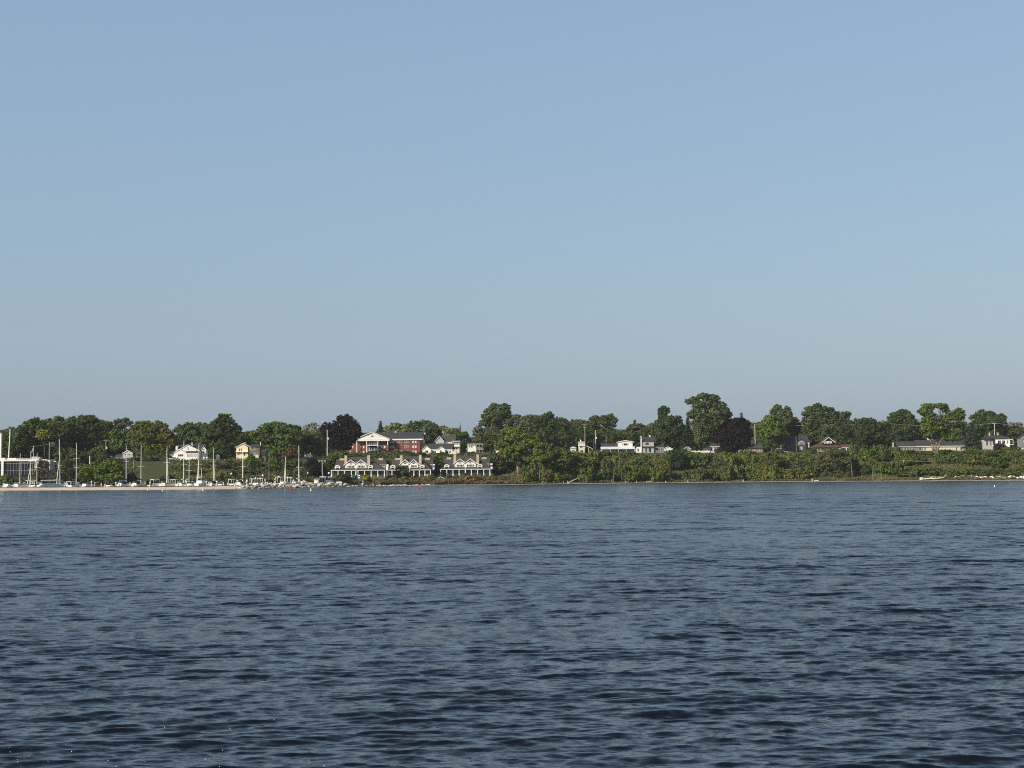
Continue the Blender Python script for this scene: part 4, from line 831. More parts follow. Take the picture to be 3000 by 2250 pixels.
# pilings
pl = thing('dock_piling', 'white capped dock piling standing among the moored boats', 'piling', (0, 0, 0), 0, 'white pilings among the moored boats')
MB().lathe([(.17, -1.3), (.16, 2.2)], 9).build('post', POSTW, pl); MB().lathe([(.22, 2.2), (.21, 2.32), (.03, 2.62)], 9).build('cap', LAMPW, pl); note_kids(pl)
first = True
for px, top in ((10, 1415), (15.5, 1423), (40, 1420), (53, 1424), (116, 1418), (189, 1420), (198, 1421), (235, 1419), (268, 1408), (278, 1412), (297, 1416), (308, 1417), (326, 1420), (340, 1411), (349, 1416), (381, 1413), (392, 1418), (440, 1410), (449, 1416), (474, 1416), (522, 1415), (546, 1410), (605, 1408), (612, 1412), (636, 1409), (655, 1413), (668, 1414), (690, 1413), (738, 1403), (722, 1410), (768, 1413), (778, 1411), (783, 1412), (795, 1413), (804, 1410), (856, 1413), (862, 1412), (888.5, 1407), (894, 1409), (929, 1410), (985, 1410)):
    o = pl if first else copy_tree(pl); first = False
    c, Y = boat_at(px, random.uniform(13.6, 16.5) if px < 700 else random.uniform(12, 16)); o.location = c; zt = W(px, top, Y).z; o.scale = (1.15, 1.15, max(.55, zt/2.62)); o.rotation_euler = (0, 0, random.uniform(0, 6))
# low seawall behind the sand, its timber coloured dark for the edge shadow
for k, (p0, p1, lb) in enumerate(((-300, 330, 'dark timber edging behind the beach below the bright green trees and leftmost boats'), (331, 700, 'dark timber edging behind the beach below the grass slope'))):
    o = thing('timber_edging', lb, 'seawall', G((p0+p1)/2, YS((p0+p1)/2)+11.6)); mb = MB()
    for px in range(p0, p1, 7):
        a = G(px, YS(px)+11.6)-o.location; b = G(px+6.7, YS(px+6.7)+11.6)-o.location; z = random.uniform(.22, .36)
        mb.add([(a.x, a.y-.15, a.z-.6), (b.x, b.y-.15, b.z-.6), (b.x, b.y+.15, b.z-.6), (a.x, a.y+.15, a.z-.6), (a.x, a.y-.15, a.z+z), (b.x, b.y-.15, b.z+z), (b.x, b.y+.15, b.z+z), (a.x, a.y+.15, a.z+z)], [(0, 3, 2, 1), (4, 5, 6, 7), (0, 1, 5, 4), (1, 2, 6, 5), (2, 3, 7, 6), (3, 0, 4, 7)])
    mb.build('planks', TIMB, o)
# floating docks behind the boats
for p0, p1, t, lb in ((-100, 235, 33, 'grey plank dock behind the leftmost sailboats'), (240, 700, 34, 'long grey plank dock behind the boats moored below the grass slope'), (705, 990, 27, 'grey plank dock behind the boats moored at the rocks')):
    a = boat_at(p0, t)[0]; b = boat_at(p1, t)[0]; o = thing('dock', lb, 'dock', (a+b)/2, math.atan2(b.y-a.y, b.x-a.x)); l = (b-a).length/2
    MB().box(-l, l, -.9, .9, .35, .55).build('planking', WOODP, o); mb = MB()
    for i in range(int(l/2)): mb.box(-l+i*4, -l+i*4+1.6, -.8, .8, -.3, .35)
    mb.build('floats', TIMB, o)
# rocks
RK = []
for i in range(6):
    rng = np.random.default_rng(40+i); mb = MB(); n = 9; prof = []
    vs = []
    for j, (r, z) in enumerate(((.35, -.5), (.85, -.3), (1, .1), (.8, .45), (.35, .62))):
        for q in range(n):
            a = q*2*math.pi/n; k = rng.uniform(.78, 1.15); vs.append((r*k*math.cos(a), r*k*math.sin(a)*.8, z*rng.uniform(.8, 1.2)))
    fs = [(j*n+q, j*n+(q+1) % n, (j+1)*n+(q+1) % n, (j+1)*n+q) for j in range(4) for q in range(n)] + [tuple(range(4*n, 5*n)), tuple(range(n-1, -1, -1))]
    mb.add(vs, fs); o = mb.build('rock', ROCK); RK.append(o.data); bpy.data.objects.remove(o)
def rocks(n, p0, p1, t0, t1, r0, r1, label, group, md=ROCK, lift=.25):
    for i in range(n):
        px = p0+(p1-p0)*(i+random.random())/n; t = random.uniform(t0, t1); r = random.uniform(r0, r1); c = G(px, YS(px)+t); c.z = max(c.z, 0)+r*lift*random.uniform(-.2, 1.2)
        o = link('rock', RK[i % 6]); o.location = c; o.scale = (r*random.uniform(.9, 1.6), r, r*random.uniform(.7, 1.1)); o.rotation_euler = (random.uniform(-.3, .3), random.uniform(-.3, .3), random.uniform(0, 6))
        o.material_slots[0].link = 'OBJECT'; o.material_slots[0].material = md; tag(o, label, 'rock', group)
rocks(26, 700, 1012, -.4, 1.6, .4, .8, 'dark wet grey rock along the waterline below the marina boats', 'dark wet rocks at the marina waterline', ROCKD, 0)
rocks(95, 690, 1014, 1.0, 8.0, .45, .95, 'pale rock of the heap along the shore in front of the marina boats', 'pale rocks heaped along the marina shore', ROCK, .5)
rocks(18, 1018, 1118, 0, 3, .3, .6, 'small pale stone on the shore around the gazebo', 'small stones on the shore by the gazebo', ROCK)
rocks(26, 1116, 1262, .2, 2.4, .28, .6, 'pale stone on the narrow shore below the middle waterfront house', 'pale stones below the middle waterfront house', ROCK)
rocks(46, 2796, 3040, 6.5, 9, .45, .95, 'white boulder of the line along the shore at the right edge', 'white boulders along the right-hand shore', mat('white_rock', (.66, .62, .54), .95, .25, 1.5), .6)
# buoys
def buoy(label, px, row, top, m, kind='can', group=None):
    d = _f + _r*((px-1500)/F) + _u*((1125-row)/F); Y = min(d.y*(-CH/d.z), YS(px)-3); c = W(px, row, Y); c.z = 0; H = max(.5, (row-top)*Y/F*.9)
    o = thing('buoy', label, 'buoy', c, 0, group); r = H*.27 if kind == 'can' else H*.24
    if kind == 'can': MB().lathe([(r*.6, -.4), (r, -.1), (r, H*.62), (r*.75, H*.68)], 12).build('float', m, o, False); MB().lathe([(r*.35, H*.68), (r*.3, H*.9), (r*.05, H)], 10).build('topmark', m, o)
    else: MB().lathe([(r*.5, -.4), (r*1.2, -.05), (r*1.2, .12), (r*.62, H*.35), (r*.55, H*.8), (r*.1, H)], 12).build('float', m, o); MB().lathe([(r*.66, H*.5), (r*.66, H*.6)], 12).build('band', mat('orange_band', (.6, .2, .05), .6, .1), o)
    return o
buoy('white slender buoy off the beach, below the cruiser with the white hardtop', 433, 1437, 1430, GEL, 'nun', 'white buoys off the beach')
buoy('white slender buoy off the beach, left of the narrow V mast', 476, 1439, 1432, GEL, 'nun', 'white buoys off the beach')
buoy('plump white buoy in front of the high white cruiser', 595, 1438.5, 1430, GEL, 'can', 'white buoys off the beach')
buoy('white slender buoy off the rocks, below the purple shrub', 911, 1438, 1427, GEL, 'nun', 'white buoys off the beach')
buoy('tiny red float near the end of the sand beach', 626, 1434, 1431, REDP, 'can', 'red buoys')
buoy('red can buoy where the sand beach meets the rocks', 691, 1436, 1428, REDP, 'can', 'red buoys')
buoy('red can buoy off the rocks below the tall V-shaped mast', 852, 1437.5, 1428, REDP, 'can', 'red buoys')
buoy('magenta-red channel buoy floating alone before the middle waterfront house', 1227, 1435, 1424, PINKP, 'can', 'red buoys')
buoy('lone white float bobbing on open water near the right edge', 2914, 1426.5, 1424, GEL, 'can')
# lamps, poles, shelters on the quay
def lamp(label, px, top, t, kind='dome', group=None, m=BLACKM):
    c = G(px, YS(px)+t); Y = c.y; H = W(px, top, Y).z-c.z; o = thing('lamp_post', label, 'lamp post', c, 0, group)
    MB().tube((0, 0, -.4), (0, 0, H-.5), .09, .06, 8).build('pole', m, o)
    if kind == 'dome': MB().lathe([(.42, H-.55), (.40, H-.42), (.3, H-.2), (.1, H)], 12).build('lamp_shade', LAMPW, o); MB().lathe([(.1, H-.8), (.14, H-.56)], 8).build('collar', m, o)
    else: MB().lathe([(.08, H-.62), (.28, H-.45), (.3, H-.3), (.2, H-.1), (.05, H)], 12).build('globe', LAMPW, o)
    return o
for px, top, lb in ((678, 1385, 'tall lamp post with white dome shade at the end of the beach'), (749, 1398, 'lamp post with pointed white shade right of the dark canvas shelter'), (770, 1390, 'lamp post with white dome shade left of the thin grey mast pole'), (817, 1394, 'lamp post with broad white shade left of the stout short mast'), (903, 1383, 'tallest dome lamp post, beside the purple shrub'), (964, 1383, 'lamp post with white shade at the left end of the waterfront house porch')):
    lamp(lb, px, top, 68 if px < 930 else 20, 'dome', 'dome-shaded lamp posts along the quay')
for px, top, lb in ((545, 1407, 'globe lamp between the tallest sailboat and the high white cruiser'), (599, 1407, 'globe lamp right beside the high white cruiser'), (635, 1407, 'globe lamp right of the mast that leans left'), (696, 1406, 'globe lamp left of the thick mast before the yellow house'), (724, 1405, 'globe lamp right of the thick mast before the yellow house'), (777, 1404, 'globe lamp among the boats behind the first rocks'), (763, 1400, 'faint globe lamp on the quay behind the rocks'), (843, 1396, 'globe lamp just right of the stout short mast'), (853, 1397, 'globe lamp left of the tall V-shaped mast'), (860, 1405, 'globe lamp at the foot of the tall V-shaped mast'), (366, 1411, 'globe lamp by the sailboat with navy-covered cockpit'), (1026, 1403, 'globe lamp left of the small gazebo'), (1054, 1391, 'globe lamp behind the small gazebo')):
    lamp(lb, px, top, 40 if px < 930 else 12, 'globe', 'globe lamps among the docks', GREYM)
c = G(806, YS(806)+19); o = thing('diamond_sign', 'pale yellow-green diamond sign on a post behind the rocks', 'sign', c); H = W(806, 1404, c.y).z-c.z
MB().tube((0, 0, -.3), (0, 0, H), .05).build('post', GREYM, o); MB().prism([(0, H-.42), (.4, H), (0, H+.42), (-.4, H)], -.1, -.06).build('panel', YELG, o)
def pole(label, px, row0, top, t, r=.16, m=WOODP, arms=(), cat='utility pole', name='utility_pole', box=None, group='utility poles along the bluff', seg=()):
    c = G(px, YS(px)+t); H = W(px, top, c.y).z-c.z; o = thing(name, label, cat, c, 0, group)
    MB().tube((0, 0, -1), (0, 0, H), r*1.2, r*.85, 9).build('post', m, o)
    for a, w0, w1 in arms: MB().box(w0, w1, -.09, .09, H-a-.12, H-a).build('cross_arm', m, o)
    if box: MB().lathe([(.28, H-box-.9), (.32, H-box-.5), (.3, H-box)], 10, (.42, 0, 0) if True else None).build('transformer', LAMPW, o)
    return o, H
pole('utility pole with two long cross arms right of the glass-fronted building', 144, 0, 1294, 108, arms=((.8, -.3, 2.2), (1.6, -.2, 2.2)))
pole('grey utility pole with white transformer between the forest edge and the grey gabled house', 310, 0, 1288, 165, m=WOODP, box=3.0, arms=((.2, -1, 1),))
pole('thin utility pole with transformer left of the white gabled house', 513, 0, 1270, 185, box=2.6)
pole('tall pale utility pole standing before the dark purple beech', 959, 0, 1259, 122, box=3.2, r=.2, m=POSTW)
pole('utility pole with cross arm at the right end of the brick building', 1243, 0, 1251, 128, arms=((.9, -.9, .9),), box=2.6)
pole('utility pole with cross arms behind the pale cream house', 1715, 0, 1242, 130, arms=((.15, -1.1, 1.1), (1.6, -.8, .8)))
pole('white-topped utility pole right of the pale cream house', 1746, 0, 1260, 122, m=POSTW, box=3.2)
pole('slim dark pole beside the white-topped utility pole', 1741, 0, 1282, 110, r=.08, m=GREYM, group=None, name='pole', cat='pole')
pole('slim grey pole in front of the white ranch house roof', 1777, 0, 1276, 74, r=.07, m=GREYM, group=None, name='pole', cat='pole')
pole('pale bare utility pole right of the purple tree', 2214, 0, 1242, 120, m=POSTW)
pole('utility pole above the blue-shadowed white house carrying the wires to the right edge', 2917, 0, 1240, 110, m=POSTW, arms=((.1, -1, 1),))
pole('short grey pole standing low on the bluff left of the twin-trunk tree', 2648, 0, 1347, 16, r=.13, arms=((.15, -.5, .5),))
pole('slender grey pole before the slate-blue house', 2334, 0, 1279, 78, r=.1, m=GREYM, group=None, name='pole', cat='pole')
pole('light grey mast pole with small lamp in front of the columnar trees', 788, 0, 1322, 66, r=.08, m=GREYM, group=None, name='mast_pole', cat='pole', box=None)
pole('thick white pole showing above the left bright green tree', 263, 0, 1335, 90, r=.2, m=LAMPW, group=None, name='white_pole', cat='pole')
pole('short grey post below the grey gabled house', 391, 0, 1347, 118, r=.11, m=WOODP, group=None, name='pole', cat='pole')
o, H = pole('tall pale light pole with twin floodlights behind the large white cruiser', 944, 0, 1350, 24, r=.1, m=ALU, group=None, name='floodlight_pole', cat='light pole')
MB().box(-1.2, 1.2, -.06, .06, H, H+.12).build('cross_arm', GREYM, o)
for x in (-1, 1): MB().box(x-.35, x+.35, -.3, .1, H-.35, H-.02).build('floodlight', GREYM, o)
c = G(98, YS(98)+106); o = thing('flagpole', 'pale flagpole with limp grey flag above the glass-fronted building', 'flagpole', c); H = W(98, 1305, c.y).z-c.z
MB().tube((0, 0, -.5), (0, 0, H), .09, .05).build('pole', ALU, o); MB().prism([(-.1, H-.4), (-.9, H-2.4), (-.7, H-2.9), (-.1, H-1.6)], -.03, .03).build('flag', GREYM, o)
c = G(171, YS(171)+72); o = thing('street_lamp', 'curved street lamp with white head right of the glass-fronted building', 'street lamp', c); H = W(171, 1360, c.y).z-c.z
MB().path([(0, 0, -.4), (0, 0, H*.8), (-.3, 0, H), (-1.0, 0, H+.9)], [.1, .08, .07, .06]).build('pole', GREYM, o); MB().box(-1.7, -.9, -.2, .2, H+.85, H+1.1).build('lamp_head', LAMPW, o)
# shelters and small buildings by the water
h = House('canvas_shelter', 'dark arched canvas shelter on the quay behind the docks', 731, 1412, 66, 0, 'shelter')
h.put(h.mb().prism([(-13, -6), (-12.5, -1), (-8, 6), (0, 11), (8, 14), (13, 12), (13, -6)], 0, 18), 'canvas', DARK); h.put(h.mb().box(-13.3, -12.6, -.4, 0, -6, 0).box(12.6, 13.3, -.4, 0, -6, 12), 'frame', GREYM)
h = House('canvas_shelter', 'dark flat canvas shelter on the quay behind the stout short mast', 832, 1413, 60, 0, 'shelter')
h.put(h.mb().prism([(-15, 4), (-13, 8), (-4, 14), (6, 15), (14, 10), (16, 3)], 0, 18), 'canvas', DARK)
for x in (-14, 0, 14): h.put(h.mb().box(x, x+.7, .5, 1.2, -6, 5), 'post', GREYM)
h = House('gazebo', 'small cream gazebo with teal roof and white cupola at the water edge', 1051, 1419, 7, 0, 'gazebo')
mb = h.mb()
for x in (-13, -.9, 11): mb.box(x, x+2, 0, 2, -4, 11); mb.box(x, x+2, 14, 16, -4, 11)
h.put(mb, 'posts', CREAM); h.put(h.mb().box(-13, 13, .3, 1.2, -1, 3).box(-13, -12, 1.3, 15, -1, 3).box(12, 13, 1.3, 15, -1, 3), 'railing', CREAM); h.put(h.mb().box(-14, 14, -1, 17, 11.1, 13), 'beam', WHITE)
h.put(h.mb().hip(-16, 16, -3, 19, 13.1, 19, -2, 2), 'roof', TEAL); h.put(h.mb().box(-3, 3, 5, 11, 17, 21), 'cupola', WHITE)
h.put(h.mb().box(-13, 13, 0, 16, -6, -4.1), 'floor', TAN); h.put(h.mb().box(-11, 11, 6, 7, -4, 8), 'back_screen', SHADEG)
h = House('covered_boat_trailer', 'boxy white covered boat hoist on the shore left of the gazebo', 993, 1422, 7, 0, 'boat hoist')
h.put(h.mb().prism([(-8, 4), (8, 5), (8, 11), (-7, 11)], 0, 8), 'cover', WHITE); h.put(h.mb().box(-8, -3, .5, 7, -3, 4), 'box', WHITE); 
for x in (-6, 6): h.put(h.mb().box(x, x+.8, 3, 4, -6, 5), 'leg', GREYM)
h = House('pavilion', 'small open pavilion with white-edged gable between two waterfront houses', 1291, 1406, 12, 0, 'pavilion')
h.roofy(SHADEG, -13, 13, 0, 18, 3, 9, 1, .8, tw=1.4)
for x in (-11, 10.4): h.put(h.mb().box(x, x+.8, 0, .8, -6, 3.6), 'post', WHITE); h.put(h.mb().box(x, x+.8, 16, 16.8, -6, 3.6), 'post', WHITE)
h.put(h.mb().box(-8, 8, 6, 9, -3, -1), 'bench', WHITE)
def umbrella(label, px, row, t, w, m=WHITE):
    h = House('patio_umbrella', label, px, row, t, 0, 'umbrella', 'white patio umbrellas'); H = 9
    h.put(h.mb().lathe([(w, H-2.4), (w*.95, H-1.9), (w*.5, H-.6), (.3, H)], 10), 'canopy', m); h.put(h.mb().tube((0, 0, -3), (0, 0, H-.2), .25), 'pole', ALU)
umbrella('white patio umbrella above the yellow-green hedge', 1122, 1411, 14, 12)
umbrella('small white patio umbrella before the left porch columns of the first waterfront house', 966, 1405, 20, 6)
umbrella('white patio umbrella on the middle waterfront house porch', 1146, 1400, 25, 5)
umbrella('second white patio umbrella on the middle waterfront house porch, right beside the other', 1152, 1399, 24, 4)
umbrella('white patio umbrella right of the bush on the middle porch', 1195, 1399, 24, 5)
umbrella('white patio umbrella at the right end of the middle porch', 1253, 1399, 24, 4)
# dead trees, stumps and driftwood on the natural shore
def snag(label, px, row, top, topx, t, r=.16, m=DEADW, br=3, name='dead_tree', cat='dead tree', group='bare dead trunks along the right-hand shore'):
    c = G(px, YS(px)+t); d = W(topx, top, c.y)-c; o = thing(name, label, cat, c, 0, group); mb = MB()
    mid = Vector(d)*.5+Vector((random.uniform(-.15, .15), 0, 0)); mb.path([(0, 0, -.4), tuple(mid), tuple(d)], [r*1.3, r, r*.5], 8); mb.build('trunk', m, o)
    for i in range(br):
        p = Vector(d)*random.uniform(.4, .9); e = p+Vector((random.choice((-1, 1))*random.uniform(.4, 1.0), random.uniform(-.3, .3), random.uniform(.5, 1.1))); MB().tube(tuple(p), tuple(e), r*.4, r*.15, 5).build('branch', m, o)
    return o
snag('pale forked dead trunk right of the leaning-trunk tree', 1580, 0, 1352, 1583, 4.5, .13)
snag('leaning bleached dead trunk against the thicket below the purple tree', 2135, 0, 1393, 2124, 4, .16, br=1)
snag('slim dead trunk with forked tip in front of the right-hand shrub wall', 2497, 0, 1352, 2493, 6, .13)
snag('short dead trunk near the water, between two taller snags', 2555, 0, 1370, 2558, 4, .1, br=2)
snag('thin branching dead tree left of the short grey pole', 2583, 0, 1365, 2578, 6, .1)
snag('slender pale dead trunk below the pale cream house', 1798, 0, 1380, 1797, 4, .09)
snag('slender pale dead trunk below the white ranch house', 1822, 0, 1378, 1821, 4, .09)
snag('thin pale dead trunk on the shore below the two-storey house', 1838, 0, 1382, 1840, 4, .08)
for px, top in ((1588, 1410), (1597, 1411), (1612, 1413), (1622, 1411), (1639, 1412), (1651, 1411), (1663, 1408), (1725, 1411), (1731, 1409), (1793, 1404), (1833, 1409), (1880, 1411)):
    snag('short bleached stump standing along the driftwood shore below the thicket', px, 0, top, px+random.uniform(-1, 1), 2.2, .13, DRIFT, 0, 'stump', 'stump', 'bleached stumps along the shore')
for px, top, lb in ((1865, 1408, 'pale upright post at the water edge below the white ranch house'), (1951, 1408, 'whitest upright post at the water edge below the dark spruce'), (2016, 1408, 'thin pale post at the water edge below the tall cottonwood'), (2178, 1405, 'white knobbed post on the shore right of the leaning dead trunk'), (2379, 1401, 'small pale post on the shore below the big round shrub')):
    snag(lb, px, 0, top, px-.5, 1.6, .2, DRIFT, 0, 'shore_post', 'post', None)
def log(label, pts, t, r, m=DRIFT):
    c = G(pts[0][0], YS(pts[0][0])+t); o = thing('driftwood_log', label, 'driftwood', c, 0, 'driftwood logs on the shore'); P = []
    for a, b, dz in pts: g = G(a, YS(a)+t+b); P.append(tuple(g-c+Vector((0, 0, dz))))
    MB().path(P, [r*(1-.5*i/len(P)) for i in range(len(P))], 8).build('log', m, o); return o, P
log('long driftwood trunk propped up at one end below the cream house', [(1665, 0, .3), (1678, .5, 1.0), (1690, 1, 1.7)], 1.8, .26)
o, P = log('fallen bleached tree with tangled limbs below the twin-trunk tree', [(2700, 0, .5), (2722, .2, .7), (2745, .4, .6), (2764, .8, 1.1)], 2.4, .28)
for q in range(14):
    a = Vector(P[random.randrange(1, 4)]); MB().path([tuple(a), tuple(a+Vector((random.uniform(-1.5, 1.8), random.uniform(-.8, .8), random.uniform(.3, 1.3))))], [.14, .04], 6).build('limb', DRIFT, o)
MB().lathe([(.2, -.4), (.9, -.2), (.8, .5), (.2, .8)], 9, (0, 0, .5)).build('root_plate', DRIFT, o)
log('thin driftwood branch angled up beside the leaning-trunk tree base', [(1514, 0, .3), (1526, 1, 1.3)], 4, .14, DEADW)
log('low driftwood log on the shore below the brown-roofed bungalow', [(2384, 0, .2), (2398, .3, .3)], 1.4, .22)
log('slim driftwood stick slanting below the brown bungalow', [(2160, 0, .3), (2180, .5, .9)], 2.5, .12, DEADW)
log('driftwood log lying below the two-storey house', [(1893, 0, .3), (1912, .4, .4)], 1.6, .2)
# overhead wires
def wire(label, pts, r=.035):
    P = [W(a, b, YS(a)+t) for a, b, t in pts]; o = thing('power_line', label, 'power line', P[0], 0, 'overhead wires'); mb = MB(); n = 14
    for i in range(len(P)-1):
        q = [P[i].lerp(P[i+1], j/n)-P[0]-Vector((0, 0, .5*(1-(2*j/n-1)**2))) for j in range(n+1)]; mb.path([tuple(v) for v in q], [r]*(n+1), 5)
    mb.build('cable', mat('aged_cable', (.34, .34, .31), .6, .1), o)
wire('pale overhead wire crossing the forest from left edge to the grey transformer pole', [(-40, 1318, 118), (144, 1301, 120), (310, 1290, 165), (430, 1288, 170)])
wire('pale overhead wire between purple beech and brick pediment', [(959, 1260, 122), (1062, 1261, 124)])
wire('pale overhead wire across the tall dark tree left of the leaning-trunk tree', [(1243, 1251, 128), (1400, 1256, 120), (1560, 1252, 125), (1715, 1243, 130), (1900, 1252, 130)])
wire('pale overhead wire passing above the slate-blue house', [(2214, 1244, 120), (2420, 1243, 118), (2600, 1240, 112), (2760, 1246, 112), (2917, 1239, 110), (3040, 1250, 110)], .05)
wire('low overhead wire crossing the undergrowth from the short grey pole', [(2560, 1352, 16), (2648, 1348, 16), (2860, 1352, 16)], .03)
# ------------------------------------------------------------------ trees, crown outlines as seen
FOR = 'trees of the wood behind the glass-fronted building'
tree('broadleaf_tree', 'dark green tree at the left end of the wood, behind the slanted pole', 118, DEEP, [(12, 1285, 20, 20), (38, 1272, 24, 18), (24, 1305, 30, 22), (55, 1292, 24, 26), (45, 1318, 26, 18)], 34, FOR)
tree('broadleaf_tree', 'dark green tree with rounded top above the flagpole', 126, DEEP, [(80, 1254, 20, 14), (105, 1244, 26, 16), (92, 1275, 32, 24), (118, 1270, 24, 22), (88, 1308, 30, 24), (115, 1305, 26, 22)], 98, FOR)
tree('broadleaf_tree', 'olive-green tree with a yellowish low limb in the middle of the wood', 150, (.054, .072, .020), [(140, 1244, 20, 13), (165, 1238, 22, 14), (150, 1265, 30, 20), (178, 1262, 24, 20), (160, 1292, 30, 20)], 158, FOR)
tree('broadleaf_tree', 'small yellowish tree showing against the darker wood', 112, OLI, [(118, 1270, 12, 7), (132, 1268, 16, 9), (142, 1276, 12, 7), (126, 1280, 14, 7)], 130, FOR, tr=.2)
tree('broadleaf_tree', 'largest dark tree of the wood with the highest top', 164, DEEP, [(205, 1238, 18, 14), (232, 1230, 26, 12), (258, 1232, 24, 14), (272, 1250, 20, 16), (228, 1258, 34, 24), (260, 1276, 30, 24), (215, 1286, 32, 24), (240, 1306, 30, 22)], 213, FOR, forks=[([(213, 1345), (203, 1316), (194, 1296)], [.34, .26, .2])], bark=BARKP)
tree('broadleaf_tree', 'tree at the right flank of the wood with paler tips', 186, (.055, .075, .026), [(290, 1250, 20, 14), (312, 1252, 20, 13), (300, 1278, 26, 20), (325, 1268, 20, 20), (318, 1298, 26, 20), (332, 1318, 20, 16)], 312, FOR)
tree('broadleaf_tree', 'airy thin-leaved tree rising above the grey gabled house', 182, (.055, .075, .04), [(340, 1237, 8, 6), (350, 1233, 10, 6), (366, 1231, 11, 6), (378, 1240, 10, 8), (356, 1248, 14, 8), (387, 1252, 8, 7), (345, 1260, 14, 10)], 360, FOR, dens=.55, ls=.5, airy=True)
tree('broadleaf_tree', 'dense mid-green tree behind the roof of the grey gabled house', 170, MID, [(350, 1280, 22, 16), (372, 1276, 20, 16), (390, 1292, 20, 18), (345, 1302, 22, 18), (368, 1305, 24, 18)], 365, FOR)
for a in ((68, 1318, 'dark low tree behind the roof rail of the glass-fronted building'), (140, 1320, 'dark low tree behind the two-armed utility pole'), (190, 1328, 'dull green tree below the pale trunks of the wood'), (232, 1335, 'dull green tree left of the thick white pole'), (292, 1332, 'dull green tree below the grey transformer pole')):
    tree('broadleaf_tree', a[2], 132, (.050, .066, .024), [(a[0]-12, a[1], 18, 15), (a[0]+12, a[1]+6, 18, 15), (a[0], a[1]+22, 24, 18), (a[0]+5, a[1]+38, 22, 14)], a[0], FOR, tr=.2)
tree('bare_tree', 'brown twiggy tree in front of the white entrance canopy', 76, BRN, [(118, 1358, 14, 13), (134, 1362, 13, 12), (112, 1382, 15, 14), (130, 1386, 16, 14), (158, 1384, 14, 10)], 124, None, dens=.35, ls=.4, airy=True, tr=.2)
tree('bare_tree', 'brown thin-leaved tree behind the largest sailboat mast', 70, (.066, .066, .034), [(190, 1362, 16, 18), (208, 1372, 16, 16), (196, 1392, 18, 14), (172, 1396, 14, 12)], 195, None, dens=.6, ls=.4, airy=True, tr=.16)
shrub('large dark green round bush in front of the glass-fronted building', 30, 66, 66, 33, (.048, .068, .020), None, 'bush', 'bush', 0)
shrub('dull brown-green bush between two leftmost masts', 72, 66, 26, 22, (.075, .075, .035), None, 'bush', 'bush', 1)
tree('round_tree', 'left and smaller of the two bright green layered trees beside the docks', 64, (.070, .104, .022), [(262, 1372, 20, 9), (250, 1388, 18, 9), (276, 1390, 22, 10), (262, 1402, 26, 8), (275, 1365, 12, 8)], 264, 'bright green waterside trees', tr=.18, ls=.5)
tree('round_tree', 'right and larger of the two bright green layered trees beside the docks', 64, (.068, .100, .022), [(318, 1360, 20, 11), (338, 1372, 20, 12), (302, 1374, 22, 11), (322, 1386, 32, 12), (345, 1392, 16, 9), (300, 1396, 24, 9), (328, 1400, 30, 8)], 322, 'bright green waterside trees', tr=.2, ls=.5)
tree('broadleaf_tree', 'broad yellow-green tree between the grey gabled house and the white one', 160, (.076, .090, .021), [(415, 1245, 16, 9), (440, 1252, 26, 14), (468, 1250, 22, 12), (400, 1275, 22, 20), (432, 1280, 32, 24), (468, 1278, 28, 22), (492, 1292, 22, 20), (420, 1310, 34, 24), (462, 1314, 34, 24), (495, 1318, 18, 18)], 448, None)
tree('broadleaf_tree', 'yellower tree touching the broad yellow-green tree on its right side', 156, (.098, .096, .028), [(484, 1262, 12, 9), (492, 1276, 13, 10), (502, 1292, 10, 10)], 490, None, tr=.2)
tree('broadleaf_tree', 'dark tree behind the lawn edge under the broad yellow-green tree', 152, DEEP, [(430, 1332, 26, 14), (460, 1335, 24, 12), (488, 1336, 18, 12)], 455, None, tr=.25)
tree('broadleaf_tree', 'mid-green tree behind the white gabled house, left of the tall dark one', 190, (.060, .085, .032), [(530, 1258, 16, 11), (553, 1246, 12, 7), (560, 1262, 22, 14), (588, 1252, 18, 11), (598, 1272, 20, 16), (565, 1282, 30, 16), (535, 1282, 20, 14)], 565, None)
tree('broadleaf_tree', 'lower green tree between the white gabled house and the tall dark tree', 172, MID, [(585, 1295, 22, 12), (608, 1300, 18, 14), (598, 1314, 22, 14)], 600, None, tr=.25)
tree('broadleaf_tree', 'tall dark dome-topped tree standing left of the yellow house', 165, (.036, .058, .018), [(660, 1228, 20, 12), (648, 1242, 24, 14), (674, 1246, 20, 16), (618, 1258, 16, 12), (642, 1266, 30, 20), (676, 1268, 22, 18), (694, 1256, 11, 10), (630, 1294, 26, 22), (664, 1300, 30, 24), (645, 1326, 30, 20), (676, 1332, 20, 18)], 658, None, dens=1.1)
tree('broadleaf_tree', 'small dark tree behind the roof of the yellow house', 200, DEEP, [(712, 1280, 18, 10), (735, 1275, 20, 9), (725, 1292, 24, 12)], 722, None, tr=.25)
tree('broadleaf_tree', 'large bright green spreading tree right of the yellow house', 175, (.068, .104, .024), [(778, 1258, 20, 14), (802, 1248, 22, 12), (826, 1254, 24, 14), (856, 1264, 22, 15), (764, 1280, 24, 18), (800, 1276, 34, 20), (842, 1284, 34, 20), (870, 1285, 16, 16), (785, 1306, 32, 20), (830, 1312, 36, 18), (806, 1330, 30, 14)], 812, None, dens=1.1)
tree('bare_tree', 'grey half-bare tree between the bright green tree and the purple beech', 195, (.15, .16, .12), [(898, 1252, 14, 8), (918, 1246, 16, 7), (890, 1266, 14, 10), (910, 1266, 20, 11), (930, 1262, 14, 10)], 910, None, dens=.35, ls=.45, airy=True, bark=BARKP)
tree('broadleaf_tree', 'dull green tree below the grey half-bare tree', 168, (.060, .080, .026), [(895, 1288, 18, 14), (922, 1284, 24, 14), (942, 1296, 18, 18), (905, 1308, 26, 16), (935, 1318, 24, 14)], 918, None)
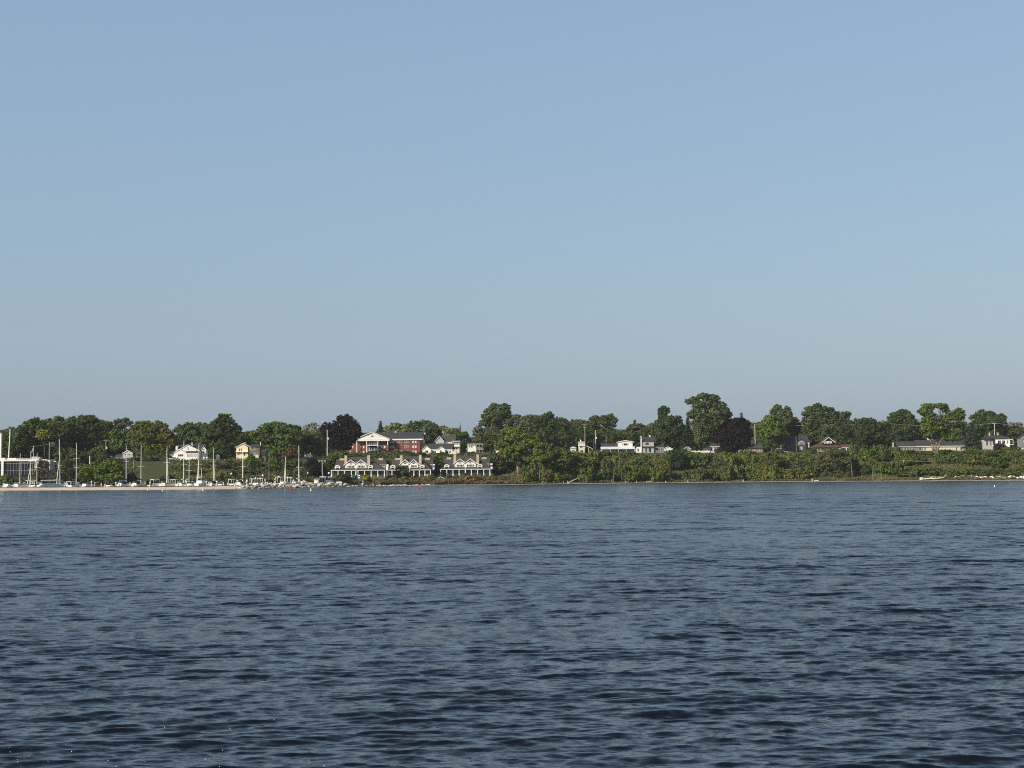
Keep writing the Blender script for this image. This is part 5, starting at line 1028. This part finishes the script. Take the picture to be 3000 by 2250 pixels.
tree('purple_beech', 'great dark purple beech beside the brick building', 128, PUR, [(1012, 1226, 20, 9), (1026, 1240, 22, 13), (996, 1246, 24, 13), (962, 1250, 18, 10), (950, 1258, 12, 9), (1038, 1256, 16, 14), (978, 1270, 30, 18), (1016, 1270, 34, 22), (1030, 1282, 16, 16), (990, 1295, 28, 18), (1012, 1300, 18, 14), (968, 1290, 16, 14)], 990, None, bark=BARKP, dens=1.2, forks=[([(990, 1338), (988, 1316), (984, 1294)], [.55, .45, .3])])
conifer('spruce_tree', 'dark small spruce tip behind the brick building roof', 1115, 1235, 1285, 20, 190, DBL)
tree('columnar_tree', 'young bright green columnar tree right of the yellow house', 112, BRI, [(800, 1330, 9, 10), (803, 1346, 12, 13), (805, 1366, 14, 14), (808, 1382, 13, 11)], 804, 'young upright trees on the marina slope', tr=.12, ls=.45)
tree('columnar_tree', 'young green columnar tree in front of the brown wing of the yellow house', 112, MID, [(736, 1345, 9, 12), (736, 1362, 13, 14), (734, 1384, 15, 14), (742, 1396, 14, 8)], 736, 'young upright trees on the marina slope', tr=.12, ls=.45)
tree('rust_tree', 'rust-tinged small tree below the bright green spreading tree', 135, RUS, [(855, 1322, 12, 10), (845, 1332, 14, 10), (868, 1330, 10, 10), (835, 1342, 12, 8)], 852, None, tr=.15)
tree('purple_shrub_tree', 'dark purple rounded shrub left of the waterfront houses', 62, (.014, .010, .013), [(914, 1356, 14, 10), (926, 1366, 12, 12), (918, 1376, 16, 14), (928, 1388, 12, 9)], 920, None, tr=.14, ls=.45)
tree('broadleaf_tree', 'low dull tree on the slope between the purple shrub and the first waterfront house', 60, (.052, .072, .024), [(945, 1362, 14, 14), (960, 1356, 16, 14), (955, 1378, 16, 14), (975, 1345, 14, 10), (965, 1392, 12, 8)], 955, None, tr=.16)
tree('broadleaf_tree', 'olive-green tree row piece behind the brick roof, right of the spruce tip', 210, PAL, [(1138, 1258, 12, 8), (1158, 1248, 14, 8), (1180, 1252, 16, 8), (1200, 1260, 16, 8), (1165, 1266, 26, 8)], 1165, None)
tree('broadleaf_tree', 'domed dark green tree rising behind the right end of the brick building', 200, (.048, .070, .028), [(1215, 1246, 18, 10), (1238, 1240, 22, 9), (1258, 1248, 18, 12), (1230, 1262, 28, 14), (1266, 1266, 18, 16), (1284, 1260, 9, 10), (1255, 1285, 26, 18), (1280, 1282, 14, 14)], 1246, None)
tree('broadleaf_tree', 'pale airy tree between the domed tree and the church steeple', 230, (.14, .16, .085), [(1300, 1256, 10, 7), (1318, 1262, 16, 8), (1336, 1264, 12, 8), (1312, 1274, 16, 8)], 1318, None, dens=.7)
tree('broadleaf_tree', 'dark tree in front of the church steeple', 150, DEEP, [(1345, 1278, 16, 10), (1360, 1276, 12, 9), (1366, 1292, 12, 14), (1350, 1300, 18, 16)], 1355, None, tr=.25)
tree('broadleaf_tree', 'tallest ragged tree right of the church steeple', 150, (.055, .078, .030), [(1448, 1192, 14, 8), (1480, 1193, 13, 8), (1438, 1206, 16, 10), (1466, 1208, 20, 13), (1488, 1212, 12, 13), (1426, 1222, 14, 9), (1456, 1228, 24, 12), (1484, 1236, 16, 15), (1418, 1238, 12, 7), (1448, 1246, 22, 12)], 1452, None, dens=.95)
tree('broadleaf_tree', 'greyish airy tree leaning out left of the tallest ragged tree', 140, (.085, .095, .065), [(1402, 1254, 12, 8), (1396, 1268, 11, 10), (1412, 1272, 15, 12), (1430, 1262, 16, 12)], 1418, None, dens=.6, airy=True)
tree('broadleaf_tree', 'brownish dark tree below the tallest ragged tree', 124, (.058, .062, .026), [(1412, 1292, 22, 16), (1436, 1284, 22, 16), (1425, 1310, 26, 18), (1455, 1290, 18, 18)], 1428, None)
tree('leaning_trunk_tree', 'big green tree with pale leaning trunk right of the last waterfront house', 20, (.075, .106, .024), [(1502, 1264, 26, 11), (1490, 1280, 28, 14), (1522, 1282, 30, 16), (1552, 1290, 22, 14), (1476, 1302, 24, 16), (1508, 1306, 32, 18), (1546, 1312, 32, 20), (1570, 1302, 14, 14), (1488, 1324, 22, 14), (1520, 1332, 26, 16), (1556, 1338, 26, 14), (1500, 1342, 12, 10)], 1518, None, dens=1.0, bark=BARKP, tr=.2, forks=[([(1518, 1392), (1515, 1366), (1511, 1342), (1516, 1318)], [.3, .26, .22, .15]), ([(1511, 1345), (1502, 1328), (1496, 1312)], [.24, .18, .1])])
tree('broadleaf_tree', 'dark tree whose shadowed foliage hangs right of the last waterfront house', 40, (.036, .050, .020), [(1462, 1344, 22, 14), (1480, 1352, 24, 16), (1466, 1370, 22, 16), (1492, 1376, 22, 16), (1475, 1388, 24, 10)], 1478, None, tr=.25)
tree('broadleaf_tree', 'grey-green tree top left of the big dark spreading tree', 170, (.075, .095, .055), [(1518, 1224, 16, 8), (1532, 1234, 18, 10), (1552, 1222, 14, 7), (1574, 1228, 12, 8), (1545, 1248, 26, 12), (1518, 1244, 12, 12)], 1540, None)
tree('broadleaf_tree', 'big dark spreading tree left of the pale cream house', 118, (.036, .056, .020), [(1596, 1224, 18, 9), (1612, 1216, 9, 7), (1630, 1234, 22, 11), (1580, 1244, 26, 14), (1612, 1252, 34, 18), (1648, 1246, 18, 14), (1655, 1268, 24, 18), (1590, 1276, 34, 20), (1630, 1286, 38, 20), (1664, 1296, 24, 18), (1600, 1304, 34, 18), (1640, 1314, 36, 14)], 1620, None, dens=1.1)
tree('broadleaf_tree', 'olive dark tree behind the pale cream house', 150, (.052, .068, .026), [(1690, 1238, 18, 8), (1708, 1240, 14, 8), (1678, 1252, 18, 12), (1702, 1258, 26, 14), (1690, 1282, 26, 16), (1716, 1282, 20, 16)], 1698, None)
tree('broadleaf_tree', 'left of two feathery crowns behind the white-topped pole', 155, (.056, .078, .034), [(1742, 1226, 13, 7), (1752, 1234, 12, 8), (1736, 1240, 12, 8), (1744, 1256, 16, 12)], 1746, 'feathery twin trees', dens=.85)
tree('broadleaf_tree', 'right and wider of two feathery crowns behind the white-topped pole', 152, (.056, .078, .034), [(1770, 1226, 12, 7), (1786, 1222, 12, 7), (1798, 1232, 10, 8), (1772, 1238, 16, 8), (1792, 1246, 12, 7), (1778, 1258, 15, 10)], 1780, 'feathery twin trees', dens=.85)
tree('broadleaf_tree', 'green tree mass behind the white ranch house', 140, (.050, .070, .026), [(1735, 1280, 24, 15), (1762, 1276, 24, 16), (1790, 1282, 24, 16), (1750, 1302, 28, 14), (1782, 1304, 26, 12)], 1765, None)
tree('broadleaf_tree', 'lighter green low tree between the ranch house gable and the feathery crowns', 170, MID, [(1814, 1272, 16, 10), (1832, 1278, 14, 10), (1820, 1290, 20, 12)], 1822, None, tr=.25)
conifer('spruce_tree', 'small pointed spruce above the two-storey house', 1861, 1231, 1275, 16, 185, DBL)
tree('broadleaf_tree', 'dull brownish tree behind the two-storey house', 165, (.062, .062, .032), [(1846, 1262, 14, 10), (1866, 1252, 20, 9), (1882, 1262, 18, 11), (1860, 1276, 26, 13), (1892, 1276, 18, 12)], 1868, None)
tree('broadleaf_tree', 'pale green tree top between the pointed spruce and the spiky dark tree', 190, (.070, .092, .045), [(1898, 1252, 14, 6), (1914, 1248, 14, 7), (1908, 1264, 18, 10)], 1908, None)
tree('broadleaf_tree', 'dark spiky-topped tree left of the black-green spruce', 108, (.034, .054, .020), [(1934, 1208, 6, 10), (1944, 1200, 7, 9), (1956, 1204, 5, 8), (1942, 1222, 12, 10), (1936, 1240, 14, 12), (1962, 1232, 18, 10), (1984, 1228, 12, 10), (1955, 1252, 28, 16), (1985, 1250, 18, 16), (1938, 1276, 28, 20), (1970, 1280, 30, 22), (1945, 1300, 34, 14), (1978, 1304, 26, 12)], 1958, None, dens=1.1)
conifer('spruce_tree', 'tall black-green spruce left of the tall cottonwood', 2017, 1224, 1326, 30, 98, (.022, .038, .022))
tree('cottonwood_tree', 'tallest cottonwood of the whole shore, with broad open crown and dark trunk', 84, (.058, .082, .034), [(2018, 1176, 9, 6), (2034, 1172, 13, 8), (2062, 1162, 18, 8), (2090, 1168, 18, 10), (2044, 1186, 18, 9), (2076, 1186, 22, 12), (2108, 1190, 18, 12), (2122, 1204, 14, 12), (2052, 1206, 22, 12), (2092, 1212, 24, 14), (2130, 1216, 12, 9), (2026, 1216, 12, 8), (2060, 1230, 24, 12), (2100, 1234, 20, 12), (2042, 1242, 16, 9), (2064, 1254, 22, 12), (2062, 1276, 24, 12), (2084, 1262, 18, 12), (2050, 1292, 16, 10)], 2073, None, dens=1.0, tr=.55, ls=.6)
tree('purple_tree', 'wide dark purple tree right of the tall cottonwood', 80, PUR, [(2138, 1240, 20, 11), (2162, 1236, 22, 10), (2182, 1250, 16, 14), (2118, 1256, 18, 14), (2150, 1262, 32, 18), (2185, 1276, 18, 18), (2116, 1284, 24, 16), (2150, 1292, 34, 18), (2180, 1298, 18, 12), (2136, 1314, 24, 12)], 2148, None, dens=1.2)
conifer('spruce_tree', 'ragged spruce tip behind the wide purple tree', 2175, 1211, 1250, 16, 150, (.045, .060, .050), gaps=.25)
tree('broadleaf_tree', 'yellow-green distant tree beside the pale bare pole', 160, (.075, .090, .030), [(2200, 1250, 10, 10), (2222, 1246, 14, 8), (2205, 1270, 14, 16), (2230, 1266, 12, 16)], 2215, None)
tree('broadleaf_tree', 'bright green rounded tree right of the pale bare pole', 78, (.066, .100, .024), [(2258, 1228, 18, 10), (2244, 1246, 16, 14), (2270, 1246, 20, 14), (2256, 1268, 26, 16), (2280, 1272, 16, 16), (2262, 1290, 26, 12), (2284, 1292, 12, 8)], 2262, None)
tree('broadleaf_tree', 'tall ragged tree with two tops behind the bright green rounded tree', 120, (.066, .086, .038), [(2278, 1194, 10, 7), (2268, 1204, 10, 9), (2286, 1208, 10, 9), (2306, 1200, 8, 8), (2308, 1214, 10, 10), (2282, 1222, 22, 11), (2302, 1232, 16, 12)], 2290, None, dens=.9)
tree('broadleaf_tree', 'dark green tree behind the slate-blue house', 130, (.042, .062, .022), [(2325, 1232, 12, 8), (2318, 1248, 18, 12), (2338, 1256, 14, 14), (2318, 1268, 22, 14), (2345, 1270, 16, 12), (2300, 1262, 12, 12)], 2325, None)
tree('broadleaf_tree', 'big knobbly-topped tree between the slate-blue house and the brown-roofed bungalow', 120, (.050, .072, .030), [(2394, 1188, 10, 6), (2374, 1198, 12, 7), (2358, 1212, 9, 7), (2398, 1200, 13, 8), (2414, 1198, 9, 6), (2432, 1202, 10, 8), (2378, 1216, 16, 9), (2406, 1216, 18, 10), (2432, 1222, 16, 8), (2368, 1236, 18, 12), (2402, 1238, 26, 14), (2436, 1240, 20, 12), (2380, 1262, 28, 16), (2420, 1264, 28, 16), (2362, 1284, 22, 14), (2396, 1286, 30, 16)], 2398, None)
tree('broadleaf_tree', 'ragged leaning tree top right of the big knobbly-topped tree', 125, (.060, .076, .042), [(2454, 1214, 10, 7), (2470, 1214, 12, 6), (2484, 1216, 8, 10), (2462, 1228, 12, 7), (2478, 1230, 9, 7)], 2466, None, dens=.8)
tree('broadleaf_tree', 'dense dark tree behind the brown-roofed bungalow', 118, (.034, .054, .022), [(2462, 1246, 18, 10), (2486, 1246, 20, 11), (2470, 1268, 26, 16), (2500, 1266, 22, 16), (2468, 1294, 28, 18), (2500, 1296, 26, 18)], 2482, None, dens=1.1)
tree('broadleaf_tree', 'thin distant tree tip between two dense dark trees', 170, (.060, .075, .050), [(2506, 1232, 4, 5), (2508, 1242, 6, 6)], 2507, None, tr=.12)
tree('broadleaf_tree', 'broad dense dark tree on the bluff right of the glassy end room', 100, (.032, .052, .020), [(2530, 1232, 14, 7), (2548, 1236, 16, 8), (2528, 1252, 20, 13), (2562, 1252, 22, 13), (2590, 1250, 18, 10), (2540, 1276, 32, 18), (2580, 1278, 30, 18), (2530, 1304, 32, 18), (2572, 1308, 34, 18), (2600, 1300, 24, 18)], 2560, None, dens=1.15)
tree('broadleaf_tree', 'dark tree rising behind the left end of the long ranch house', 125, (.038, .058, .022), [(2628, 1218, 16, 9), (2646, 1210, 18, 8), (2662, 1220, 12, 10), (2612, 1228, 12, 9), (2640, 1236, 30, 14), (2672, 1236, 16, 12), (2625, 1258, 30, 16), (2662, 1260, 28, 16), (2618, 1280, 24, 14), (2650, 1284, 30, 14)], 2642, None)
tree('twin_trunk_tree', 'great green twin-trunk tree growing from the bluff before the long ranch house', 40, (.066, .096, .026), [(2712, 1192, 12, 7), (2728, 1190, 14, 6), (2706, 1206, 13, 9), (2756, 1190, 16, 7), (2768, 1200, 11, 8), (2722, 1212, 12, 9), (2808, 1206, 14, 8), (2796, 1218, 20, 10), (2816, 1218, 9, 10), (2748, 1224, 30, 10), (2720, 1234, 22, 11), (2785, 1236, 32, 13), (2720, 1256, 22, 13), (2756, 1254, 28, 12), (2800, 1258, 24, 13), (2728, 1274, 22, 11), (2772, 1274, 26, 12), (2800, 1282, 18, 10)], 2740, None, dens=.95, ls=.5, bark=mat('grey_brown_bark', (.22, .17, .13), .95, .3, 2), tr=.3, forks=[([(2741, 1346), (2735, 1322), (2731, 1302), (2722, 1278)], [.75, .55, .45, .25]), ([(2741, 1346), (2746, 1322), (2752, 1302), (2760, 1280)], [.7, .5, .4, .22])])
conifer('spruce_tree', 'dark grey-green spruce between the twin-trunk tree and the blue-shadowed house', 2850, 1240, 1306, 30, 76, (.034, .046, .034))
tree('broadleaf_tree', 'large domed dark tree behind the blue-shadowed white house', 116, (.040, .062, .024), [(2880, 1212, 20, 9), (2898, 1214, 18, 9), (2868, 1226, 20, 10), (2910, 1226, 16, 10), (2930, 1224, 14, 10), (2890, 1242, 36, 14), (2928, 1246, 20, 15), (2865, 1252, 18, 12), (2900, 1264, 34, 14), (2936, 1268, 16, 14)], 2898, None)
tree('bare_tree', 'pale hazy half-bare tree against the sky at the right edge', 190, (.14, .12, .095), [(2962, 1245, 14, 7), (2982, 1244, 14, 7), (2970, 1256, 20, 8)], 2972, None, dens=.5, airy=True)
tree('broadleaf_tree', 'dull green tree right of the blue-shadowed white house', 120, (.050, .066, .028), [(2958, 1270, 18, 12), (2982, 1272, 18, 12), (2965, 1292, 22, 14), (2990, 1292, 16, 12)], 2974, None)
shrub('small dark purple shrub in front of the blue-shadowed white house', 2938, 56, 46, 24, (.035, .014, .022), None, 'shrub', 'purple_shrub', 2)
tree('pine_tree', 'dark blue-green drooping evergreen low on the bluff below the white cottage', 22, (.026, .046, .026), [(1975, 1330, 16, 10), (1990, 1334, 14, 10), (1968, 1346, 20, 10), (1994, 1350, 16, 9), (1972, 1362, 24, 10), (1988, 1374, 16, 10), (1966, 1376, 14, 9)], 1978, None, tr=.2, ls=.45)
for px, rt, lb in ((700, 1284, 'dark rounded tree behind the gap left of the yellow house roof'), (1690, 1262, 'dark green filler tree directly behind the cream house porch'), (1830, 1280, 'dark tree directly behind the gable of the white ranch house'), (1905, 1268, 'deep green tree directly behind the two-storey house roof'), (2235, 1268, 'dark tree in the gap behind the brown bungalow roof'), (2340, 1262, 'deep green tree directly behind the slate-blue house roof'), (2480, 1262, 'deep green tree directly behind the glassy end room'), (2690, 1262, 'dark tree behind the middle of the long ranch house roof'), (2830, 1262, 'dark tree behind the right end of the long ranch house roof'), (2870, 1268, 'dark tree directly left of the small chimneys of the blue-shadowed house'), (2952, 1270, 'dark tree between the corner deck and the shingled gable')):
    tree('broadleaf_tree', lb, 205 if px < 1000 else 138, random.choice((DEEP, (.040, .060, .022), (.050, .068, .026))), [(px-14, rt, 20, 12), (px+14, rt+3, 20, 12), (px-4, rt+18, 30, 16), (px+10, rt+34, 30, 16), (px-8, rt+44, 28, 12)], px, None, tr=.25)
# distant filler row seen in the gaps between the nearer trees
for px in list(range(-30, 3060, 40)):
    rt = float(np.interp(px, [0, 300, 500, 700, 880, 1050, 1240, 1400, 1500, 1660, 1750, 1830, 1900, 2000, 2190, 2340, 2500, 2600, 2700, 2850, 2950, 3000], [1282, 1258, 1275, 1274, 1264, 1274, 1282, 1284, 1246, 1242, 1252, 1266, 1258, 1256, 1247, 1247, 1243, 1239, 1234, 1237, 1250, 1252]))+random.uniform(-6, 6)
    tree('distant_tree', 'dull green distant tree filling a gap in the row behind the bluff houses', random.uniform(215, 300), random.choice(((.050, .064, .028), (.044, .060, .024), (.060, .070, .036))), [(px-16, rt+10, 20, 11), (px+14, rt+13, 22, 12), (px, rt+30, 34, 18), (px+4, rt+52, 34, 18)], px, 'distant trees filling gaps behind the bluff houses', dens=.55, ls=.8)

tree('bushy_tree', 'bushy olive-green tree directly right of the leaning-trunk tree', 11, (.080, .104, .026), [(1584, 1314, 22, 14), (1606, 1320, 24, 16), (1580, 1344, 28, 18), (1612, 1350, 28, 20), (1590, 1370, 34, 20), (1600, 1388, 34, 12)], 1598, None, tr=.2, ls=.5)
tree('bushy_tree', 'bushy green tree below the big dark spreading tree', 10, (.072, .100, .024), [(1640, 1328, 24, 14), (1662, 1336, 24, 14), (1645, 1354, 30, 18), (1672, 1362, 28, 18), (1650, 1380, 34, 16)], 1655, None, tr=.2, ls=.5)
tree('bushy_tree', 'rounded yellow-green bushy tree below the cream house', 9, (.086, .104, .028), [(1700, 1350, 22, 13), (1718, 1356, 20, 13), (1702, 1370, 28, 18), (1720, 1380, 26, 16), (1708, 1392, 30, 12)], 1710, None, tr=.18, ls=.5)
# ------------------------------------------------------------------ shrubs
random.seed(99)
def thicket(label, group, p0, p1, rows, cols):
    hk = 1.22 if p0 > 1500 else 1.0
    for t0, t1, w0, w1, h0, h1, stp in rows:
        px = p0
        while px < p1:
            if not (2716 < px < 2766 and 15 < t0 < 28): shrub(label, px+random.uniform(-3, 3), random.uniform(t0, t1), random.uniform(w0, w1), random.uniform(h0, h1)*hk, random.choice(cols), group)
            px += stp*random.uniform(.8, 1.2)
G1 = ((.058, .088, .020), (.068, .096, .022), (.050, .076, .020), (.078, .096, .026), (.068, .070, .028))
G2 = ((.040, .064, .018), (.048, .076, .018), (.056, .080, .020), (.064, .078, .024))
thicket('green shrub in the thicket below the cream house, right of the leaning-trunk tree', 'shrubs below the cream house', 1545, 1755, ((4, 9, 34, 52, 26, 44, 20), (16, 24, 40, 60, 30, 46, 22), (30, 38, 36, 54, 12, 20, 24)), G1)
thicket('willowy green shrub on the bank below the white ranch house', 'shrubs below the white ranch house', 1755, 1945, ((4, 9, 34, 50, 26, 42, 19), (18, 26, 36, 56, 24, 38, 24), (32, 40, 30, 46, 9, 14, 24)), G1)
thicket('shrub on the bank below the tall cottonwood and the purple tree', 'shrubs below the cottonwood', 2010, 2205, ((4.5, 9, 34, 52, 24, 38, 20), (18, 26, 40, 60, 26, 40, 24), (32, 40, 34, 50, 10, 18, 24)), G1)
thicket('shrub on the bank below the brown bungalow and the slate-blue house', 'shrubs below the slate-blue house', 2205, 2395, ((4.5, 9, 34, 54, 26, 42, 21), (18, 26, 40, 60, 26, 42, 24), (32, 42, 34, 50, 8, 16, 24)), G1)
thicket('dense dark green shrub on the bluff right of the big round willow', 'shrubs right of the big round willow', 2500, 2650, ((14, 20, 40, 60, 24, 36, 24), (26, 34, 40, 60, 24, 36, 24), (36, 44, 36, 54, 10, 18, 26)), G2)
thicket('dark green shrub on the bluff face below the long ranch house', 'shrubs below the long ranch house', 2650, 2850, ((10, 15, 34, 54, 14, 24, 24), (18, 26, 40, 60, 18, 28, 24), (30, 40, 40, 56, 7, 12, 24)), G2)
thicket('green shrub on the bluff face below the blue-shadowed white house', 'shrubs at the right end of the bluff', 2850, 3030, ((10, 15, 34, 54, 12, 20, 24), (20, 28, 40, 60, 16, 28, 24), (34, 44, 40, 56, 8, 14, 26)), G2)
def willow(label, px, t, w, row0, row1, col):
    h = row1-row0; L = [(px+dx*w, row0+dy*h, .27*w, .22*h) for dx, dy in ((-.08, .16), (.14, .2), (-.26, .38), (.28, .42), (.02, .45), (-.3, .66), (.3, .7), (0, .75), (-.14, .9), (.2, .9))]
    random.shuffle(L); tree('willow_shrub', label, t, col, L, px, None, tr=.15, ls=.42)
willow('big round willow shrub below the brown-roofed bungalow', 2440, 12, 104, 1322, 1402, (.062, .074, .030))
willow('tall olive willow shrub below the slate-blue house', 2266, 12, 76, 1334, 1404, (.066, .076, .028))
willow('pale green willow shrub below the white ranch house', 1868, 10, 76, 1346, 1410, (.080, .100, .030))
willow('yellowish willow shrub left of the dark evergreen, below the two-storey house', 1932, 10, 62, 1350, 1410, (.090, .096, .032))
willow('rounded grey-green shrub above the leaning dead trunk', 2105, 12, 58, 1350, 1406, (.062, .072, .038))
willow('yellow-green shrub on the bluff edge below the brown bungalow', 2172, 30, 56, 1328, 1364, (.100, .108, .030))
willow('tall rounded shrub beside the trunk of the leaning-trunk tree', 1556, 18, 60, 1336, 1402, (.062, .084, .024))
willow('shadowy green shrub between the two tall willow shrubs of the bluff', 2350, 12, 60, 1350, 1404, (.052, .068, .024))
# shrubs between and below the waterfront houses and on the slope behind them
thicket('shrub on the slope between the waterfront houses and the brick building', 'shrubs behind the waterfront houses', 960, 1430, ((72, 82, 36, 56, 20, 30, 26), (92, 106, 36, 56, 9, 16, 26)), G2)
thicket('brownish shore shrub in front of the waterfront houses', 'shore shrubs before the waterfront houses', 1112, 1450, ((7, 11, 24, 38, 12, 20, 19),), ((.100, .082, .040), (.085, .085, .036), (.070, .078, .030)))
thicket('low green shrub beside the porch steps of the waterfront houses', 'shrubs at the porches', 968, 1420, ((17, 22, 16, 26, 8, 15, 24),), G2)
tree('broadleaf_tree', 'small dark green tree filling the gap between the first two waterfront houses', 44, (.036, .054, .018), [(1126, 1356, 12, 10), (1134, 1366, 12, 10), (1128, 1380, 14, 12)], 1130, None, tr=.14, ls=.45)
tree('broadleaf_tree', 'dark green tree filling the gap before the last waterfront house', 40, (.036, .054, .018), [(1276, 1350, 12, 9), (1284, 1362, 12, 10), (1272, 1366, 12, 10), (1280, 1380, 15, 12), (1270, 1388, 12, 8)], 1278, None, tr=.16, ls=.45)
shrub('round dark bush in front of the half-hidden white house by the cottonwood', 2104, 74, 26, 18, (.036, .050, .018), None, 'bush', 'bush', 1)
shrub('dark leafy bush hiding the middle of the second waterfront porch', 1182, 22, 56, 38, (.030, .045, .018), None, 'bush', 'bush', 3)
shrub('dark bush left of the small gazebo', 1010, 14, 56, 24, (.030, .044, .018), None, 'bush', 'bush', 4)
for px, lb in ((1072, 'left piece of yellow-green hedge right of the gazebo'), (1092, 'middle piece of yellow-green hedge below the first waterfront porch'), (1112, 'right piece of yellow-green hedge under the umbrella')):
    shrub(lb, px, 15, 28, 15, (.17, .17, .022), 'yellow-green hedge', 'hedge', 'hedge')
shrub('brown grassy mound of shrub before the last waterfront house', 1385, 9, 70, 22, (.125, .095, .048), None, 'shrub', 'shrub', 5)
thicket('low shrub at the foot of the slope behind the docks', 'shrubs behind the docks', 380, 930, ((66, 74, 22, 36, 9, 16, 26),), ((.040, .055, .022), (.060, .075, .026), (.030, .038, .018)))
thicket('dull shrub on the slope below the yellow house', 'shrubs on the slope below the yellow house', 640, 935, ((90, 100, 34, 54, 18, 30, 27), (112, 126, 34, 54, 16, 30, 27)), ((.056, .072, .024), (.080, .076, .032), (.050, .066, .024)))
thicket('dark shrub along the top of the mown grass slope', 'shrubs along the top of the grass slope', 395, 500, ((142, 148, 26, 40, 10, 16, 22),), G2)
thicket('rough shrub below the terrace of the white gabled house', 'shrubs below the white gabled house', 505, 655, ((112, 130, 28, 44, 12, 20, 26), (88, 104, 24, 40, 10, 18, 30)), ((.066, .072, .026), (.050, .064, .022), (.085, .070, .034)))
shrub('dark spreading bush on the grass slope behind the narrow V mast', 488, 78, 70, 24, (.022, .032, .016), None, 'bush', 'bush', 6)
shrub('dark bush at the foot of the slope left of the sailboat with single clean mast', 388, 72, 40, 40, (.030, .038, .020), None, 'bush', 'bush', 0)
shrub('small yellow bush on the quay by the sailboat with single clean mast', 423, 64, 14, 9, (.22, .19, .03), None, 'bush', 'bush', 1)
thicket('dull green shrub below the wood at the back of the marina', 'shrubs below the wood', 60, 335, ((74, 86, 30, 46, 14, 24, 27), (98, 116, 34, 54, 18, 28, 27)), ((.048, .062, .022), (.058, .068, .026), (.075, .068, .032)))
